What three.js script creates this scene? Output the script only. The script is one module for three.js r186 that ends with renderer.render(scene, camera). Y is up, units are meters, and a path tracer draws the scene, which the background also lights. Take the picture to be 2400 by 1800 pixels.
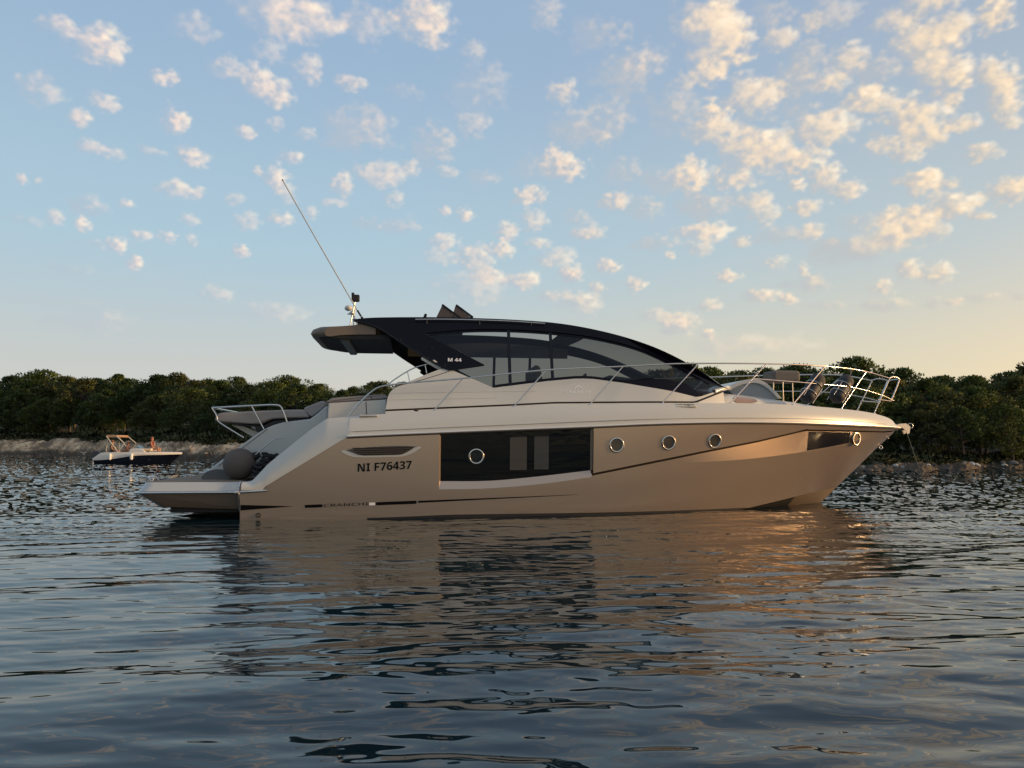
import * as THREE from 'three';
import { mergeGeometries as mergeRaw, mergeVertices } from 'three/addons/utils/BufferGeometryUtils.js';
import { RoundedBoxGeometry } from 'three/addons/geometries/RoundedBoxGeometry.js';
import { MarchingCubes } from 'three/addons/objects/MarchingCubes.js';
import { FontLoader } from 'three/addons/loaders/FontLoader.js';

// ---------- camera ----------
const scene = new THREE.Scene();
const camera = new THREE.PerspectiveCamera(54.886, 4 / 3, 0.05, 6000);
camera.position.set(0, 1.22, 0);
camera.rotation.set(THREE.MathUtils.degToRad(4.65), 0, 0);

// ---------- random numbers and noise ----------
function rng(seed) { let a = seed >>> 0; return () => { a = (a + 0x6D2B79F5) >>> 0; let t = a; t = Math.imul(t ^ (t >>> 15), t | 1); t ^= t + Math.imul(t ^ (t >>> 7), t | 61); return ((t ^ (t >>> 14)) >>> 0) / 4294967296; }; }
const hash2 = (x, y) => { let h = Math.imul(x, 374761393) + Math.imul(y, 668265263); h = Math.imul(h ^ (h >>> 13), 1274126177); return ((h ^ (h >>> 16)) >>> 0) / 4294967296; };
function noise2(x, y) {
  const xi = Math.floor(x), yi = Math.floor(y); let fx = x - xi, fy = y - yi;
  fx = fx * fx * fx * (fx * (fx * 6 - 15) + 10); fy = fy * fy * fy * (fy * (fy * 6 - 15) + 10);
  const a = hash2(xi, yi), b = hash2(xi + 1, yi), c = hash2(xi, yi + 1), d = hash2(xi + 1, yi + 1);
  return a + (b - a) * fx + (c - a) * fy + (a - b - c + d) * fx * fy;
}
function fbm(x, y, n) { let s = 0, a = 0.5, t = 0; for (let i = 0; i < n; i++) { s += a * noise2(x, y); t += a; a *= 0.5; x = x * 2.03 + 17.3; y = y * 2.03 - 9.1; } return s / t; }
const clamp = (x, a = 0, b = 1) => Math.min(b, Math.max(a, x));
const smooth = (a, b, x) => { const t = clamp((x - a) / (b - a)); return t * t * (3 - 2 * t); };
const mix = (a, b, t) => a + (b - a) * t;
const lin = (c) => { c /= 255; return c <= 0.04045 ? c / 12.92 : Math.pow((c + 0.055) / 1.055, 2.4); };
const rgb = (r, g, b) => [lin(r), lin(g), lin(b)];
const mix3 = (a, b, t) => [mix(a[0], b[0], t), mix(a[1], b[1], t), mix(a[2], b[2], t)];

// ---------- evening sky: clear air and small fair-weather clouds, lit from the low sun off to the right ----------
const SUN_AZ = 93, SUN_EL = 9.5;   // degrees, azimuth to the right of straight ahead
const rad = THREE.MathUtils.degToRad;
const sunDir = new THREE.Vector3(Math.sin(rad(SUN_AZ)) * Math.cos(rad(SUN_EL)), Math.sin(rad(SUN_EL)), -Math.cos(rad(SUN_AZ)) * Math.cos(rad(SUN_EL)));
const CLOUDS = '-32.6,26.4,0.9,0.4,7 -30.2,25.8,1.3,0.9,9 -24.2,28.1,1.3,0.8,4 -17.7,30.0,2.7,1.1,9 -11.7,30.1,1.4,1.1,4 -7.3,30.7,1.8,1.3,9 -33.5,22.6,1.0,0.7,6 -29.7,22.5,0.7,0.4,7 -31.2,21.3,0.5,0.4,8 -26.4,24.7,0.4,0.3,8 -25.5,24.8,0.3,0.3,7 -25.2,22.2,0.8,0.7,9 -18.8,27.5,0.9,0.5,4 -21.7,26.1,1.0,0.5,6 -19.7,25.6,1.0,0.7,8 -18.5,25.0,1.2,0.7,8 -16.1,26.7,0.9,0.7,6 -12.8,26.2,0.8,0.4,7 -20.4,22.1,0.6,0.3,7 -18.3,23.0,0.5,0.3,4 -12.3,23.2,2.0,1.4,-8 -16.1,22.5,0.6,0.3,4 -6.3,22.5,1.3,1.2,-7 -30.6,19.6,0.6,0.4,7 -29.3,19.5,0.7,0.3,5 -24.0,20.0,0.9,0.5,8 -26.9,20.0,0.7,0.2,4 -17.0,20.8,0.7,0.4,7 -18.2,19.3,0.7,0.7,8 -17.5,18.4,0.7,0.6,4 -19.5,19.6,0.2,0.2,6 -10.6,20.2,1.5,0.7,7 -8.1,20.7,0.6,0.4,6 -13.2,19.3,0.8,0.6,7 -25.0,17.7,1.0,0.4,7 -23.5,17.7,0.4,0.4,6 -34.3,16.9,0.2,0.2,8 -33.3,16.9,0.2,0.1,6 -30.5,15.8,1.1,0.5,-6 -28.2,16.3,0.4,0.2,7 -32.3,14.8,0.4,0.4,6 -30.8,14.6,0.4,0.3,8 -21.1,17.5,0.5,0.3,5 -20.2,16.1,0.8,0.5,5 -17.9,16.5,0.8,0.4,7 -15.6,17.1,0.5,0.4,5 -13.9,17.9,1.0,0.2,5 -9.3,18.5,0.7,0.5,5 -11.1,16.5,1.4,0.4,-5 -8.8,16.5,1.2,0.5,-6 -3.7,17.5,0.5,0.4,8 -5.3,17.7,0.3,0.2,7 -28.6,13.5,0.5,0.4,8 -27.2,14.3,0.6,0.3,7 -25.5,14.4,0.4,0.3,7 -23.8,14.3,0.3,0.3,5 -27.4,12.4,0.4,0.3,9 -20.5,14.0,0.5,0.3,8 -30.0,13.4,0.7,0.2,-4 -24.0,15.8,0.5,0.3,5 -34.2,14.3,1.0,0.2,-4 -5.5,15.5,1.0,0.4,7 -3.0,14.4,1.2,0.8,7 -0.9,15.0,0.7,0.5,8 -0.4,16.3,0.7,0.5,7 -2.0,13.0,1.1,0.4,8 -5.7,14.3,1.1,0.6,4 -2.8,12.1,2.7,1.1,4 -22.1,10.8,0.9,0.4,4 -29.8,8.2,2.2,0.8,-3 -31.3,11.6,1.1,0.2,-4 -17.8,9.7,2.0,0.5,3 -3.0,26.4,1.8,1.4,-4 -8.5,25.9,1.0,0.6,-4 -3.2,23.9,1.0,0.6,5 -3.2,29.0,0.8,0.5,4 -5.2,20.6,0.7,0.3,5 -2.4,20.2,1.0,0.4,-5 2.8,31.2,1.0,0.9,4 7.1,29.9,1.7,1.0,-6 9.2,27.2,1.9,1.3,-8 15.5,29.5,2.1,1.5,9 17.1,28.3,1.2,1.1,9 15.6,27.0,1.2,0.9,9 13.9,26.3,0.9,0.5,6 20.0,29.7,1.3,0.8,-5 23.2,28.7,0.8,0.5,7 24.6,29.0,1.2,0.8,4 20.8,28.1,1.1,0.7,7 28.2,27.7,1.0,0.5,6 29.3,26.4,1.1,1.1,7 31.1,26.0,1.5,0.8,9 31.9,26.6,1.0,0.5,7 30.5,28.2,1.4,0.5,8 34.3,26.6,0.7,0.8,9 25.3,26.0,1.0,0.8,7 27.2,24.9,0.9,0.8,-6 30.2,24.6,0.9,0.7,8 31.8,23.8,1.3,1.0,9 33.8,23.4,0.6,0.5,8 34.5,22.4,0.8,1.1,9 34.6,21.2,0.6,0.4,8 26.1,23.4,1.1,0.7,9 27.4,22.8,0.8,0.7,7 29.4,21.5,1.7,1.1,9 31.7,22.2,0.4,0.3,8 32.1,20.6,0.8,0.4,8 30.4,20.2,0.9,0.6,8 28.9,19.6,0.7,0.6,8 27.3,20.2,0.8,0.5,7 22.6,26.7,1.0,0.7,-6 21.9,25.1,1.4,1.6,-7 18.8,24.6,1.6,1.2,8 24.1,24.7,0.8,0.6,8 23.4,22.0,1.7,1.0,8 12.8,24.4,1.8,1.2,-7 15.6,23.9,0.9,0.8,9 15.9,22.7,1.7,0.8,8 18.9,21.1,2.3,1.2,9 21.8,20.1,1.3,0.8,9 4.1,26.1,0.9,0.6,7 7.4,24.1,1.5,1.4,-6 4.6,23.6,1.8,1.1,-7 7.0,23.0,0.7,0.4,7 4.0,21.2,1.3,0.8,9 1.5,20.9,1.4,0.7,-5 8.8,20.3,1.3,0.8,-6 13.9,19.7,1.3,1.0,9 11.8,19.6,1.3,0.8,-6 17.0,19.2,1.4,0.6,8 23.5,18.7,0.9,0.7,8 21.5,18.4,0.4,0.3,8 25.0,17.6,0.8,0.5,8 29.5,17.6,1.2,0.7,9 31.3,17.1,0.5,0.3,7 33.2,18.7,0.8,0.5,8 34.6,16.0,1.1,0.6,9 34.8,20.2,0.5,0.3,7 8.2,18.3,1.0,0.5,8 0.9,18.9,0.8,0.5,8 2.0,19.0,0.7,0.5,6 10.5,17.7,1.0,0.7,-6 14.9,17.6,1.6,0.8,-8 19.2,16.7,0.9,0.8,6 18.3,17.8,1.3,0.5,7 22.1,16.8,1.1,0.4,8 1.6,17.2,0.9,0.6,6 5.1,17.2,1.0,0.5,-6 6.2,16.1,1.0,0.4,8 14.7,15.7,1.6,0.5,8 14.3,14.7,0.9,0.5,6 17.5,14.8,0.5,0.3,7 20.6,15.1,2.3,0.5,-6 22.5,15.0,0.6,0.4,7 25.5,15.4,1.1,0.4,-6 27.6,14.5,1.5,0.8,9 29.4,15.1,1.2,0.9,9 31.3,15.7,1.4,0.6,9 27.7,15.6,0.6,0.4,8 25.6,13.7,2.8,0.7,-8 30.3,14.0,0.9,0.4,5 32.9,14.8,0.6,0.2,8 11.2,15.1,1.5,0.4,-7 12.2,14.2,0.3,0.2,7 7.6,13.6,0.7,0.4,8 3.3,14.2,1.2,0.7,6 4.8,13.1,0.7,0.5,9 9.6,12.1,0.6,0.4,8 6.8,12.0,0.5,0.3,7 0.7,12.6,1.1,0.4,8 1.8,15.4,0.9,0.3,6 19.9,13.1,0.8,0.4,6 16.5,12.4,0.7,0.4,8 21.8,12.5,0.3,0.4,7 22.1,11.4,1.4,0.5,-7 28.7,11.8,0.7,0.5,8 30.2,11.3,0.8,0.5,8 26.9,10.8,0.7,0.3,7 18.9,10.9,1.0,0.3,8 20.7,10.5,0.5,0.3,8 4.9,11.0,1.8,0.6,7 2.9,11.4,0.7,0.3,6 13.0,9.1,1.2,0.7,8 15.1,10.3,0.8,0.3,7 26.9,9.6,1.4,0.3,-6 23.2,9.9,1.2,0.2,-4 15.0,8.2,0.4,0.3,9 11.1,9.8,1.0,0.3,5 18.3,7.3,4.4,0.6,4 31.1,9.4,0.4,0.2,7 32.6,9.5,0.9,0.2,-5 30.0,9.5,0.5,0.3,-5 34.8,9.4,0.4,0.2,-5';
function makeSky() {
  const W = 4096, H = 2048, px = W / 360, half = H / 2;
  const den = new Float32Array(W * half), grey = new Float32Array(W * half), lum = new Float32Array(W * half), wgt = new Float32Array(W * half);
  const R = rng(71), list = CLOUDS.split(' ').map((t) => t.split(',').map(Number));
  // the same kind of sky all the way round
  for (let i = 0; i < 620; i++) {
    const az = R() * 360 - 180, el = 3 + 77 * Math.pow(R(), 1.25), near = 0.5 + 0.5 * Math.cos(rad(az - SUN_AZ));
    if (Math.abs(az) < 37 && el < 33.5) continue;
    if (R() > 0.35 + 0.65 * near) continue;
    const s = (0.5 + 1.7 * R() * R()) * (0.35 + el / 28);
    for (let k = 0, n = 1 + Math.floor(R() * 3); k < n; k++) list.push([az + (R() - 0.5) * s * 2.4, el + (R() - 0.5) * s, s * (0.6 + 0.5 * R()), s * (0.35 + 0.3 * R()), (R() < 0.35 ? -1 : 1) * (5 + Math.floor(R() * 5))]);
  }
  for (const [az, el, ra0, re0, st] of list) {
    const big = Math.abs(st) > 6 ? 1.03 : 1, ra = (ra0 * 1.18 + 0.1) * big, re = (re0 * 1.22 + 0.1) * big, c = Math.cos(rad(el)), a = Math.abs(st) / 9, sc = Math.max(ra, re);
    const pad = 1.75, r0 = Math.max(0, Math.floor((el - re * pad) / 180 * H)), r1 = Math.min(half - 1, Math.ceil((el + re * pad) / 180 * H));
    const wa = ra * pad / c;
    for (let r = r0; r <= r1; r++) {
      const e = (r + 0.5) / H * 180;
      for (let q = Math.floor((az - wa) * px); q <= Math.ceil((az + wa) * px); q++) {
        const A = (q + 0.5) / px, x = (A - az) * c, y = e - el;
        const f = 1.35 / Math.pow(sc, 0.6), nx = A * c * f, ny = e * f * 1.35;
        const wx = (fbm(nx + 31, ny, 3) - 0.5) * ra * 0.9, wy = (fbm(nx, ny + 77, 3) - 0.5) * re * 1.0;
        const d2 = ((x + wx) / ra) ** 2 + ((y + wy) / re) ** 2;
        if (d2 > 2.4) continue;
        const det = fbm(nx * 2.3 + 5, ny * 2.3, 5) - 0.5, side = ((az - SUN_AZ + 540) % 360) - 180 < 0 ? 1 : -1;
        const soft = st < 0 ? 1.25 : 1;
        let d = smooth(0.0, 1.0 * soft, (1 - d2 * 0.72) * 0.92 + det * 0.85) * (0.22 + 0.74 * a * a);
        if (d <= 0) continue;
        const col = ((q + 90 * px) % W + W) % W | 0, i = r * W + col;   // column 1024 is straight ahead
        const l = clamp((st < 0 ? 0.2 : 0.5) + 0.42 * side * (x + wx * 0.7) / ra + 0.2 * (y + wy * 0.7) / re + det * 0.8); lum[i] += d * l; wgt[i] += d;
        den[i] = 1 - (1 - den[i]) * (1 - d);
      }
    }
  }
  const data = new Float32Array(W * H * 4);
  const zen = rgb(110, 135, 166), upA = rgb(141, 166, 192), upS = rgb(149, 163, 182), midA = rgb(160, 186, 200), midS = rgb(176, 186, 188), loA = rgb(190, 189, 182), loS = rgb(215, 201, 166), glow = rgb(255, 176, 92);
  const litA = rgb(226, 208, 196), litS = rgb(233, 210, 180), litHi = rgb(240, 226, 202), shA = rgb(168, 177, 190), shS = rgb(180, 178, 176);
  for (let r = 0; r < half; r++) {
    const e = (r + 0.5) / H * 180;
    for (let q = 0; q < W; q++) {
      const az = (q + 0.5) / px - 90, da = Math.abs(((az - SUN_AZ + 540) % 360) - 180), near = Math.pow(0.5 + 0.5 * Math.cos(rad(da)), 1.15);
      let c = mix3(mix3(loA, loS, smooth(0.15, 0.85, near)), mix3(midA, midS, smooth(0.25, 0.9, near)), smooth(1.5, 16, e));
      c = mix3(c, mix3(upA, upS, smooth(0.3, 0.9, near)), smooth(12, 32, e)); c = mix3(c, zen, smooth(30, 75, e));
      const g = Math.exp(-((da / 29) ** 2) - ((e - 2) / 13) ** 2);
      c = c.map((v, k) => v + glow[k] * g * 4.2);
      const i = r * W + q; let d = den[i];
      if (d > 0.004) {
        const lit = lum[i] / Math.max(1e-4, wgt[i]);
        const L = mix3(litA, litS, smooth(0.2, 0.75, near)), S = mix3(shA, shS, smooth(0.2, 0.8, near));
        let k = mix3(S, L, smooth(0.12, 0.8, lit)); k = mix3(k, litHi, 0.8 * smooth(0.7, 1, lit));
        const boost = 1 + 0.06 * smooth(0.45, 1, lit);
        d *= 0.35 + 0.65 * smooth(1.5, 9, e);
        c = mix3(c, [k[0] * boost, k[1] * boost, k[2] * boost], clamp(d * 1.02));
      }
      const o = ((r + half) * W + q) * 4;
      data[o] = c[0]; data[o + 1] = c[1]; data[o + 2] = c[2]; data[o + 3] = 1;
    }
  }
  for (let r = 0; r < half; r++) for (let q = 0; q < W; q++) { const o = (r * W + q) * 4; data[o] = 0.2; data[o + 1] = 0.22; data[o + 2] = 0.24; data[o + 3] = 1; }
  const t = new THREE.DataTexture(data, W, H, THREE.RGBAFormat, THREE.FloatType);
  t.mapping = THREE.EquirectangularReflectionMapping; t.magFilter = THREE.LinearFilter; t.minFilter = THREE.LinearFilter; t.colorSpace = THREE.LinearSRGBColorSpace; t.needsUpdate = true;
  return t;
}
const sky = makeSky();
scene.background = sky; scene.environment = sky;
scene.backgroundIntensity = 1; scene.environmentIntensity = 1;

const sun = new THREE.DirectionalLight(new THREE.Color().setRGB(1, 0.66, 0.32), 2.9);
sun.position.copy(sunDir).multiplyScalar(120); sun.castShadow = true; sun.shadow.radius = 9;
sun.shadow.mapSize.set(4096, 4096);
Object.assign(sun.shadow.camera, { left: -90, right: 90, top: 60, bottom: -60, near: 1, far: 400 });
sun.target.position.set(0, 0, -30); scene.add(sun, sun.target); sun.position.add(sun.target.position);

const renderer = new THREE.WebGLRenderer({ antialias: true });
renderer.setSize(1024, 768); renderer.shadowMap.enabled = true;
renderer.toneMapping = THREE.LinearToneMapping; renderer.toneMappingExposure = 1.2;
renderer.outputColorSpace = THREE.SRGBColorSpace;

// ---------- helpers for naming ----------
const taken = new Map();
function numbered(name) { const n = taken.get(name) ?? 0; taken.set(name, n + 1); return n ? name + '_' + String(n).padStart(3, '0') : name; }
function tag(o, label, category, group, kind) { if (label) o.userData.label = label; if (category) o.userData.category = category; if (group) o.userData.group = group; if (kind) o.userData.kind = kind; return o; }
function top(o, name, label, category, group, kind) { o.name = numbered(name); tag(o, label, category, group, kind); scene.add(o); return o; }
function part(parent, name, geo, mat, label) { const m = new THREE.Mesh(geo, mat); m.name = name; if (label) m.userData.label = label; parent.add(m); return m; }
const std = (c, rough, o = {}) => new THREE.MeshStandardMaterial({ color: new THREE.Color().setRGB(...c), roughness: rough, side: THREE.DoubleSide, ...o });
const phy = (c, rough, o = {}) => new THREE.MeshPhysicalMaterial({ color: new THREE.Color().setRGB(...c), roughness: rough, side: THREE.DoubleSide, ...o });
// joins pieces into one mesh, keeping only position and normal
function mergeGeometries(list) { return mergeRaw(list.map((g) => { const n = g.index ? g.toNonIndexed() : g.clone(); for (const k of Object.keys(n.attributes)) if (k !== 'position' && k !== 'normal') n.deleteAttribute(k); n.clearGroups(); return n; })); }
// ---------- the sea: one sheet to the horizon, ripples as real relief, finer near by ----------
const WAVES = (() => {
  const R = rng(4242), out = [];
  const add = (n, l0, l1, slope, dir, spread, p) => { for (let i = 0; i < n; i++) { const L = l0 * Math.pow(l1 / l0, (i + R()) / n), a = dir + (R() + R() + R() - 1.5) / 1.5 * spread, k = 2 * Math.PI / L; out.push({ kx: k * Math.cos(a), kz: k * Math.sin(a), amp: slope / Math.sqrt(n) * Math.SQRT2 / k, ph: R() * 6.283, p, L }); } };
  add(12, 2.6, 8, 0.012, 1.2, 0.6, 0);
  add(26, 0.8, 2.4, 0.030, 1.35, 1.0, 0);
  add(44, 0.22, 0.75, 0.064, 1.5, 0.85, 1);
  add(44, 0.08, 0.22, 0.066, 1.6, 0.9, 2);
  return out;
})();
{
  const cols = [], rows = [], D = Math.PI / 180;
  for (let a = -180; a < -41; a += 4) cols.push(a);
  for (let i = 0; i <= 860; i++) cols.push(-41 + 82 * i / 860);
  for (let a = 45; a <= 180; a += 4) cols.push(a);
  rows.push(0.02, 0.5, 1.1, 1.6, 2.0);
  for (let i = 0; i < 880; i++) rows.push(1 / mix(1 / 2.3, 1 / 160, i / 879));
  for (const r of [190, 240, 320, 460, 700, 1100, 1800, 3000, 4800]) rows.push(r);
  const nc = cols.length, nr = rows.length, pos = new Float32Array(nc * nr * 3), nor = new Float32Array(nc * nr * 3), uv = new Float32Array(nc * nr * 2), idx = [];
  for (let j = 0; j < nr; j++) {
    const r = rows[j], dr = j ? r - rows[j - 1] : 0.5;
    for (let i = 0; i < nc; i++) {
      const a = cols[i] * D, x = r * Math.sin(a), z = -r * Math.cos(a), o = j * nc + i;
      let h = 0, sx = 0, sz = 0;
      if (r < 400) {
        // breeze patches: calmer towards the left foreground, more ruffled to the right and in the open
        const patch = fbm(x * 0.11 + 3, z * 0.2 + 8, 3), calm = smooth(0.3, 0.68, patch), far = smooth(9, 26, r), side = smooth(-7, 7, x);
        const g0 = 0.65 + 0.6 * side, g1 = 0.4 + 0.42 * calm + 0.35 * far + 0.7 * side, g2 = 0.3 + 0.5 * calm * calm + 0.75 * far + 0.2 * side;
        const dc = r * (i ? (cols[i] - cols[i - 1]) * D : 0.2);
        const step = Math.max(dr, dc);
        for (const w of WAVES) {
          const g = w.p === 0 ? g0 : w.p === 1 ? g1 : g2, t = w.kx * x + w.kz * z + w.ph, A = w.amp * g, c = Math.cos(t) * A;
          const keep = clamp(w.L / (2.6 * dr) - 0.6);
          h += Math.sin(t) * A * keep;
          const kn = step > w.L * 3 ? 0.8 : 1;
          sx += c * w.kx * kn; sz += c * w.kz * kn;
        }
        h -= 0;
      }
      pos[o * 3] = x; pos[o * 3 + 1] = h * (r < 1.5 ? 0.3 : 1); pos[o * 3 + 2] = z;
      const n = 1 / Math.hypot(sx, 1, sz); nor[o * 3] = -sx * n; nor[o * 3 + 1] = n; nor[o * 3 + 2] = -sz * n;
      uv[o * 2] = x / 3; uv[o * 2 + 1] = z / 3;
      if (i < nc - 1 && j < nr - 1) { const p = o, q = o + 1, s = o + nc, t = s + 1; idx.push(p, q, s, q, t, s); }
    }
  }
  const g = new THREE.BufferGeometry();
  g.setAttribute('position', new THREE.BufferAttribute(pos, 3)); g.setAttribute('normal', new THREE.BufferAttribute(nor, 3)); g.setAttribute('uv', new THREE.BufferAttribute(uv, 2)); g.setIndex(new THREE.BufferAttribute(Uint32Array.from(idx), 1));
  const m = phy([0.004, 0.014, 0.019], 0.02, { ior: 1.5, side: THREE.FrontSide });
  top(new THREE.Mesh(g, m), 'sea', null, null, null, 'structure');
}

// ---------- the shore ----------
const SHORE = new THREE.CatmullRomCurve3([[-260, -210], [-150, -140], [-95, -96], [-62, -86], [-47, -80.5], [-36, -70], [-26, -59.5], [-8, -47], [6, -39.5], [15.8, -35], [21, -35.6], [27, -38.6], [40, -44], [62, -58], [110, -80]].map(([x, z]) => new THREE.Vector3(x, 0, z)), false, 'catmullrom', 0.4);
const shoreAz = [], SN = 900;   // points along the shore
for (let i = 0; i <= SN; i++) { const p = SHORE.getPoint(i / SN); shoreAz.push([Math.atan2(p.x, -p.z), p.x, p.z, Math.hypot(p.x, p.z)]); }
function shoreAt(azDeg) { const a = azDeg * Math.PI / 180; let lo = 0, hi = SN; while (hi - lo > 1) { const m = (lo + hi) >> 1; if (shoreAz[m][0] < a) lo = m; else hi = m; } const t = clamp((a - shoreAz[lo][0]) / (shoreAz[hi][0] - shoreAz[lo][0])); return mix(shoreAz[lo][3], shoreAz[hi][3], t); }
// height of the land d metres behind the waterline
function landHeight(az, d, x, z) {
  const right = smooth(2, 16, az), wide = mix(7.5, 2.4, right), hi = mix(mix(1.8, 1.3, smooth(-34, -20, az)), 0.3, right);
  let h = d < 0 ? d * 0.35 : hi * Math.pow(smooth(-0.3, wide, d), 0.75) + Math.max(0, d - wide) * mix(0.075, 0.055, right);
  const rocky = smooth(-1.5, 0.3, d) * (1 - smooth(wide * 0.9, wide * 1.6, d));
  const n1 = fbm(x * 0.45, z * 0.8 + 5, 4) - 0.5, n2 = Math.abs(fbm(x * 1.3 + 9, z * 2.2, 3) - 0.5), n3 = Math.abs(noise2(x * 2.6, z * 3.1) - 0.5) + 0.6 * Math.abs(noise2(x * 5.7 + 3, z * 5.1) - 0.5);
  h += rocky * (n1 * 0.9 * mix(1, 0.8, right) - n2 * 0.9 + 0.16 - n3 * 0.4) * mix(1, 0.7, right);
  h += (1 - rocky) * (fbm(x * 0.12, z * 0.12, 3) - 0.5) * 1.2 * smooth(4, 14, d);
  return h;
}
{
  const az = [], ds = [-3, -2, -1.4, -1, -0.7, -0.45, -0.2];
  for (let a = -58; a <= 62; a += 0.11) az.push(a);
  for (let d = 0; d < 9; d += 0.22) ds.push(d);
  for (const d of [9.5, 10.2, 11, 12, 14, 17, 21, 26, 33, 45, 65, 100]) ds.push(d);
  const nc = az.length, pos = [], col = [], idx = [];
  for (let j = 0; j < ds.length; j++) for (let i = 0; i < nc; i++) {
    const a = az[i] * Math.PI / 180, r = shoreAt(az[i]) + ds[j] + (fbm(az[i] * 0.8, 4.4, 3) - 0.5) * 3 * smooth(-3, 0, ds[j]), x = r * Math.sin(a), z = -r * Math.cos(a), d = ds[j];
    const h = landHeight(az[i], d, x, z); pos.push(x, h, z);
    const right = smooth(2, 16, az[i]), wide = mix(7.5, 2.4, right);
    const rock = mix3([0.47, 0.32, 0.19], [0.17, 0.155, 0.13], right), stain = [0.075, 0.055, 0.036], soil = [0.05, 0.045, 0.025], grass = [0.04, 0.05, 0.018];  // left rock tan has the warmth of sunlight put into its colour
    const wet = fbm(x * 1.1, z * 0.8, 3), pale = fbm(x * 2.2 + 40, z * 1.4, 4);
    let c = mix3(rock, [0.66, 0.5, 0.33], smooth(0.52, 0.72, pale)); c = mix3(c, [0.17, 0.125, 0.085], smooth(0.53, 0.36, pale) * 0.9);
    c = mix3(stain, c, smooth(0.3, 0.75, h + (wet - 0.5) * 0.7));            // the dark tide line on the limestone
    c = mix3(c, mix3(soil, grass, smooth(0.4, 0.6, pale)), smooth(wide * 0.8, wide * 1.15, d + (wet - 0.5) * 4));
    col.push(...c);
    if (i < nc - 1 && j < ds.length - 1) { const p = j * nc + i; idx.push(p, p + 1, p + nc, p + 1, p + nc + 1, p + nc); }
  }
  let g = new THREE.BufferGeometry(); g.setAttribute('position', new THREE.Float32BufferAttribute(pos, 3)); g.setAttribute('color', new THREE.Float32BufferAttribute(col, 3)); g.setIndex(idx);
  g = g.toNonIndexed(); g.computeVertexNormals();
  top(new THREE.Mesh(g, std([1, 1, 1], 0.95, { vertexColors: true })), 'shore_terrain', null, null, null, 'structure');
}

// ---------- pines ----------
const needleMats = [[0.080, 0.120, 0.024], [0.100, 0.135, 0.030], [0.058, 0.094, 0.022], [0.118, 0.125, 0.034]].map((c) => phy(c, 0.9, { transmission: 0.25, thickness: 0, specularIntensity: 0.3 }));
const barkMat = std([0.11, 0.085, 0.07], 0.95), barkPale = std([0.2, 0.17, 0.15], 0.95);
function limb(a, b, r0, r1, seg = 6) {
  const d = b.clone().sub(a), L = d.length(), g = new THREE.CylinderGeometry(r1, r0, L, seg, 1, true);
  g.translate(0, L / 2, 0); g.applyQuaternion(new THREE.Quaternion().setFromUnitVectors(new THREE.Vector3(0, 1, 0), d.normalize())); g.translate(a.x, a.y, a.z); return g;
}
// a pine of height 1 (crown from `low` up), many needle tufts gathered in clumps on limbs
function pineShape(seed, low, spread, clumps, tufts, size) {
  const R = rng(seed), V = (x, y, z) => new THREE.Vector3(x, y, z), wood = [], tri = [], nrm = [];
  const lean = (R() - 0.5) * 0.16, lean2 = (R() - 0.5) * 0.16, stem = [V(0, -0.12, 0), V(lean * 0.3, 0.2, lean2 * 0.2), V(lean, 0.5, lean2), V(lean * 1.3, 0.82, lean2 * 1.2)];
  for (let i = 0; i < 3; i++) wood.push(limb(stem[i], stem[i + 1], 0.026 - i * 0.007, 0.019 - i * 0.007));
  const cs = [];
  for (let i = 0; i < clumps; i++) {
    const t = (i + 0.5) / clumps, y = low + (1 - low) * Math.pow(t, 0.85), ang = i * 2.4 + R() * 1.1;
    const prof = Math.sin(Math.PI * clamp(0.16 + 0.8 * (y - low) / (1 - low), 0, 1)) ** 0.7, rr = spread * prof * (0.45 + 0.6 * Math.sqrt(R())) * (y > 0.9 ? 0.35 : 1);
    const c = V(lean * y + rr * Math.cos(ang), y - 0.06 - 0.05 * R(), lean2 * y + rr * Math.sin(ang)), s = spread * (0.26 + 0.22 * R()) * (y > 0.88 ? 0.8 : 1);
    cs.push([c, s]);
    const from = V(lean * y, Math.max(0.12, y - 0.12 - 0.1 * R()), lean2 * y);
    wood.push(limb(from, c, 0.009, 0.003, 4));
  }
  for (const [c, s] of cs) {
    const flat = 0.38 + 0.25 * R();
    for (let k = 0; k < tufts; k++) {
      let u = R() * 2 - 1, a = R() * 6.283, q = Math.sqrt(1 - u * u), n = V(q * Math.cos(a), u, q * Math.sin(a));
      const bump = 0.75 + 0.5 * noise2(n.x * 2.6 + c.x * 30 + 50, n.z * 2.6 + n.y * 2 + c.z * 30 + 50), rr = s * bump * (0.55 + 0.5 * Math.pow(R(), 0.45));
      const p = V(c.x + n.x * rr, c.y + n.y * rr * flat, c.z + n.z * rr);
      const dir = n.clone().add(V(R() - 0.5, R() * 0.9, R() - 0.5)).normalize(), side = V(R() - 0.5, R() - 0.5, R() - 0.5).cross(dir).normalize(), L = size * (0.7 + 0.7 * R()), w = L * 0.34;
      const A = p.clone().addScaledVector(side, -w), B = p.clone().addScaledVector(side, w), C = p.clone().addScaledVector(dir, L);
      tri.push(A.x, A.y, A.z, B.x, B.y, B.z, C.x, C.y, C.z);
      const nn = n.clone().add(V(0, 0.25, 0)).addScaledVector(V(R() - 0.5, R() - 0.5, R() - 0.5), 0.9).normalize(); for (let e = 0; e < 3; e++) nrm.push(nn.x, nn.y, nn.z);
    }
  }
  const crown = new THREE.BufferGeometry(); crown.setAttribute('position', new THREE.Float32BufferAttribute(tri, 3)); crown.setAttribute('normal', new THREE.Float32BufferAttribute(nrm, 3));
  return { trunk: mergeGeometries(wood), crown };
}
const PINES = [];
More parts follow.
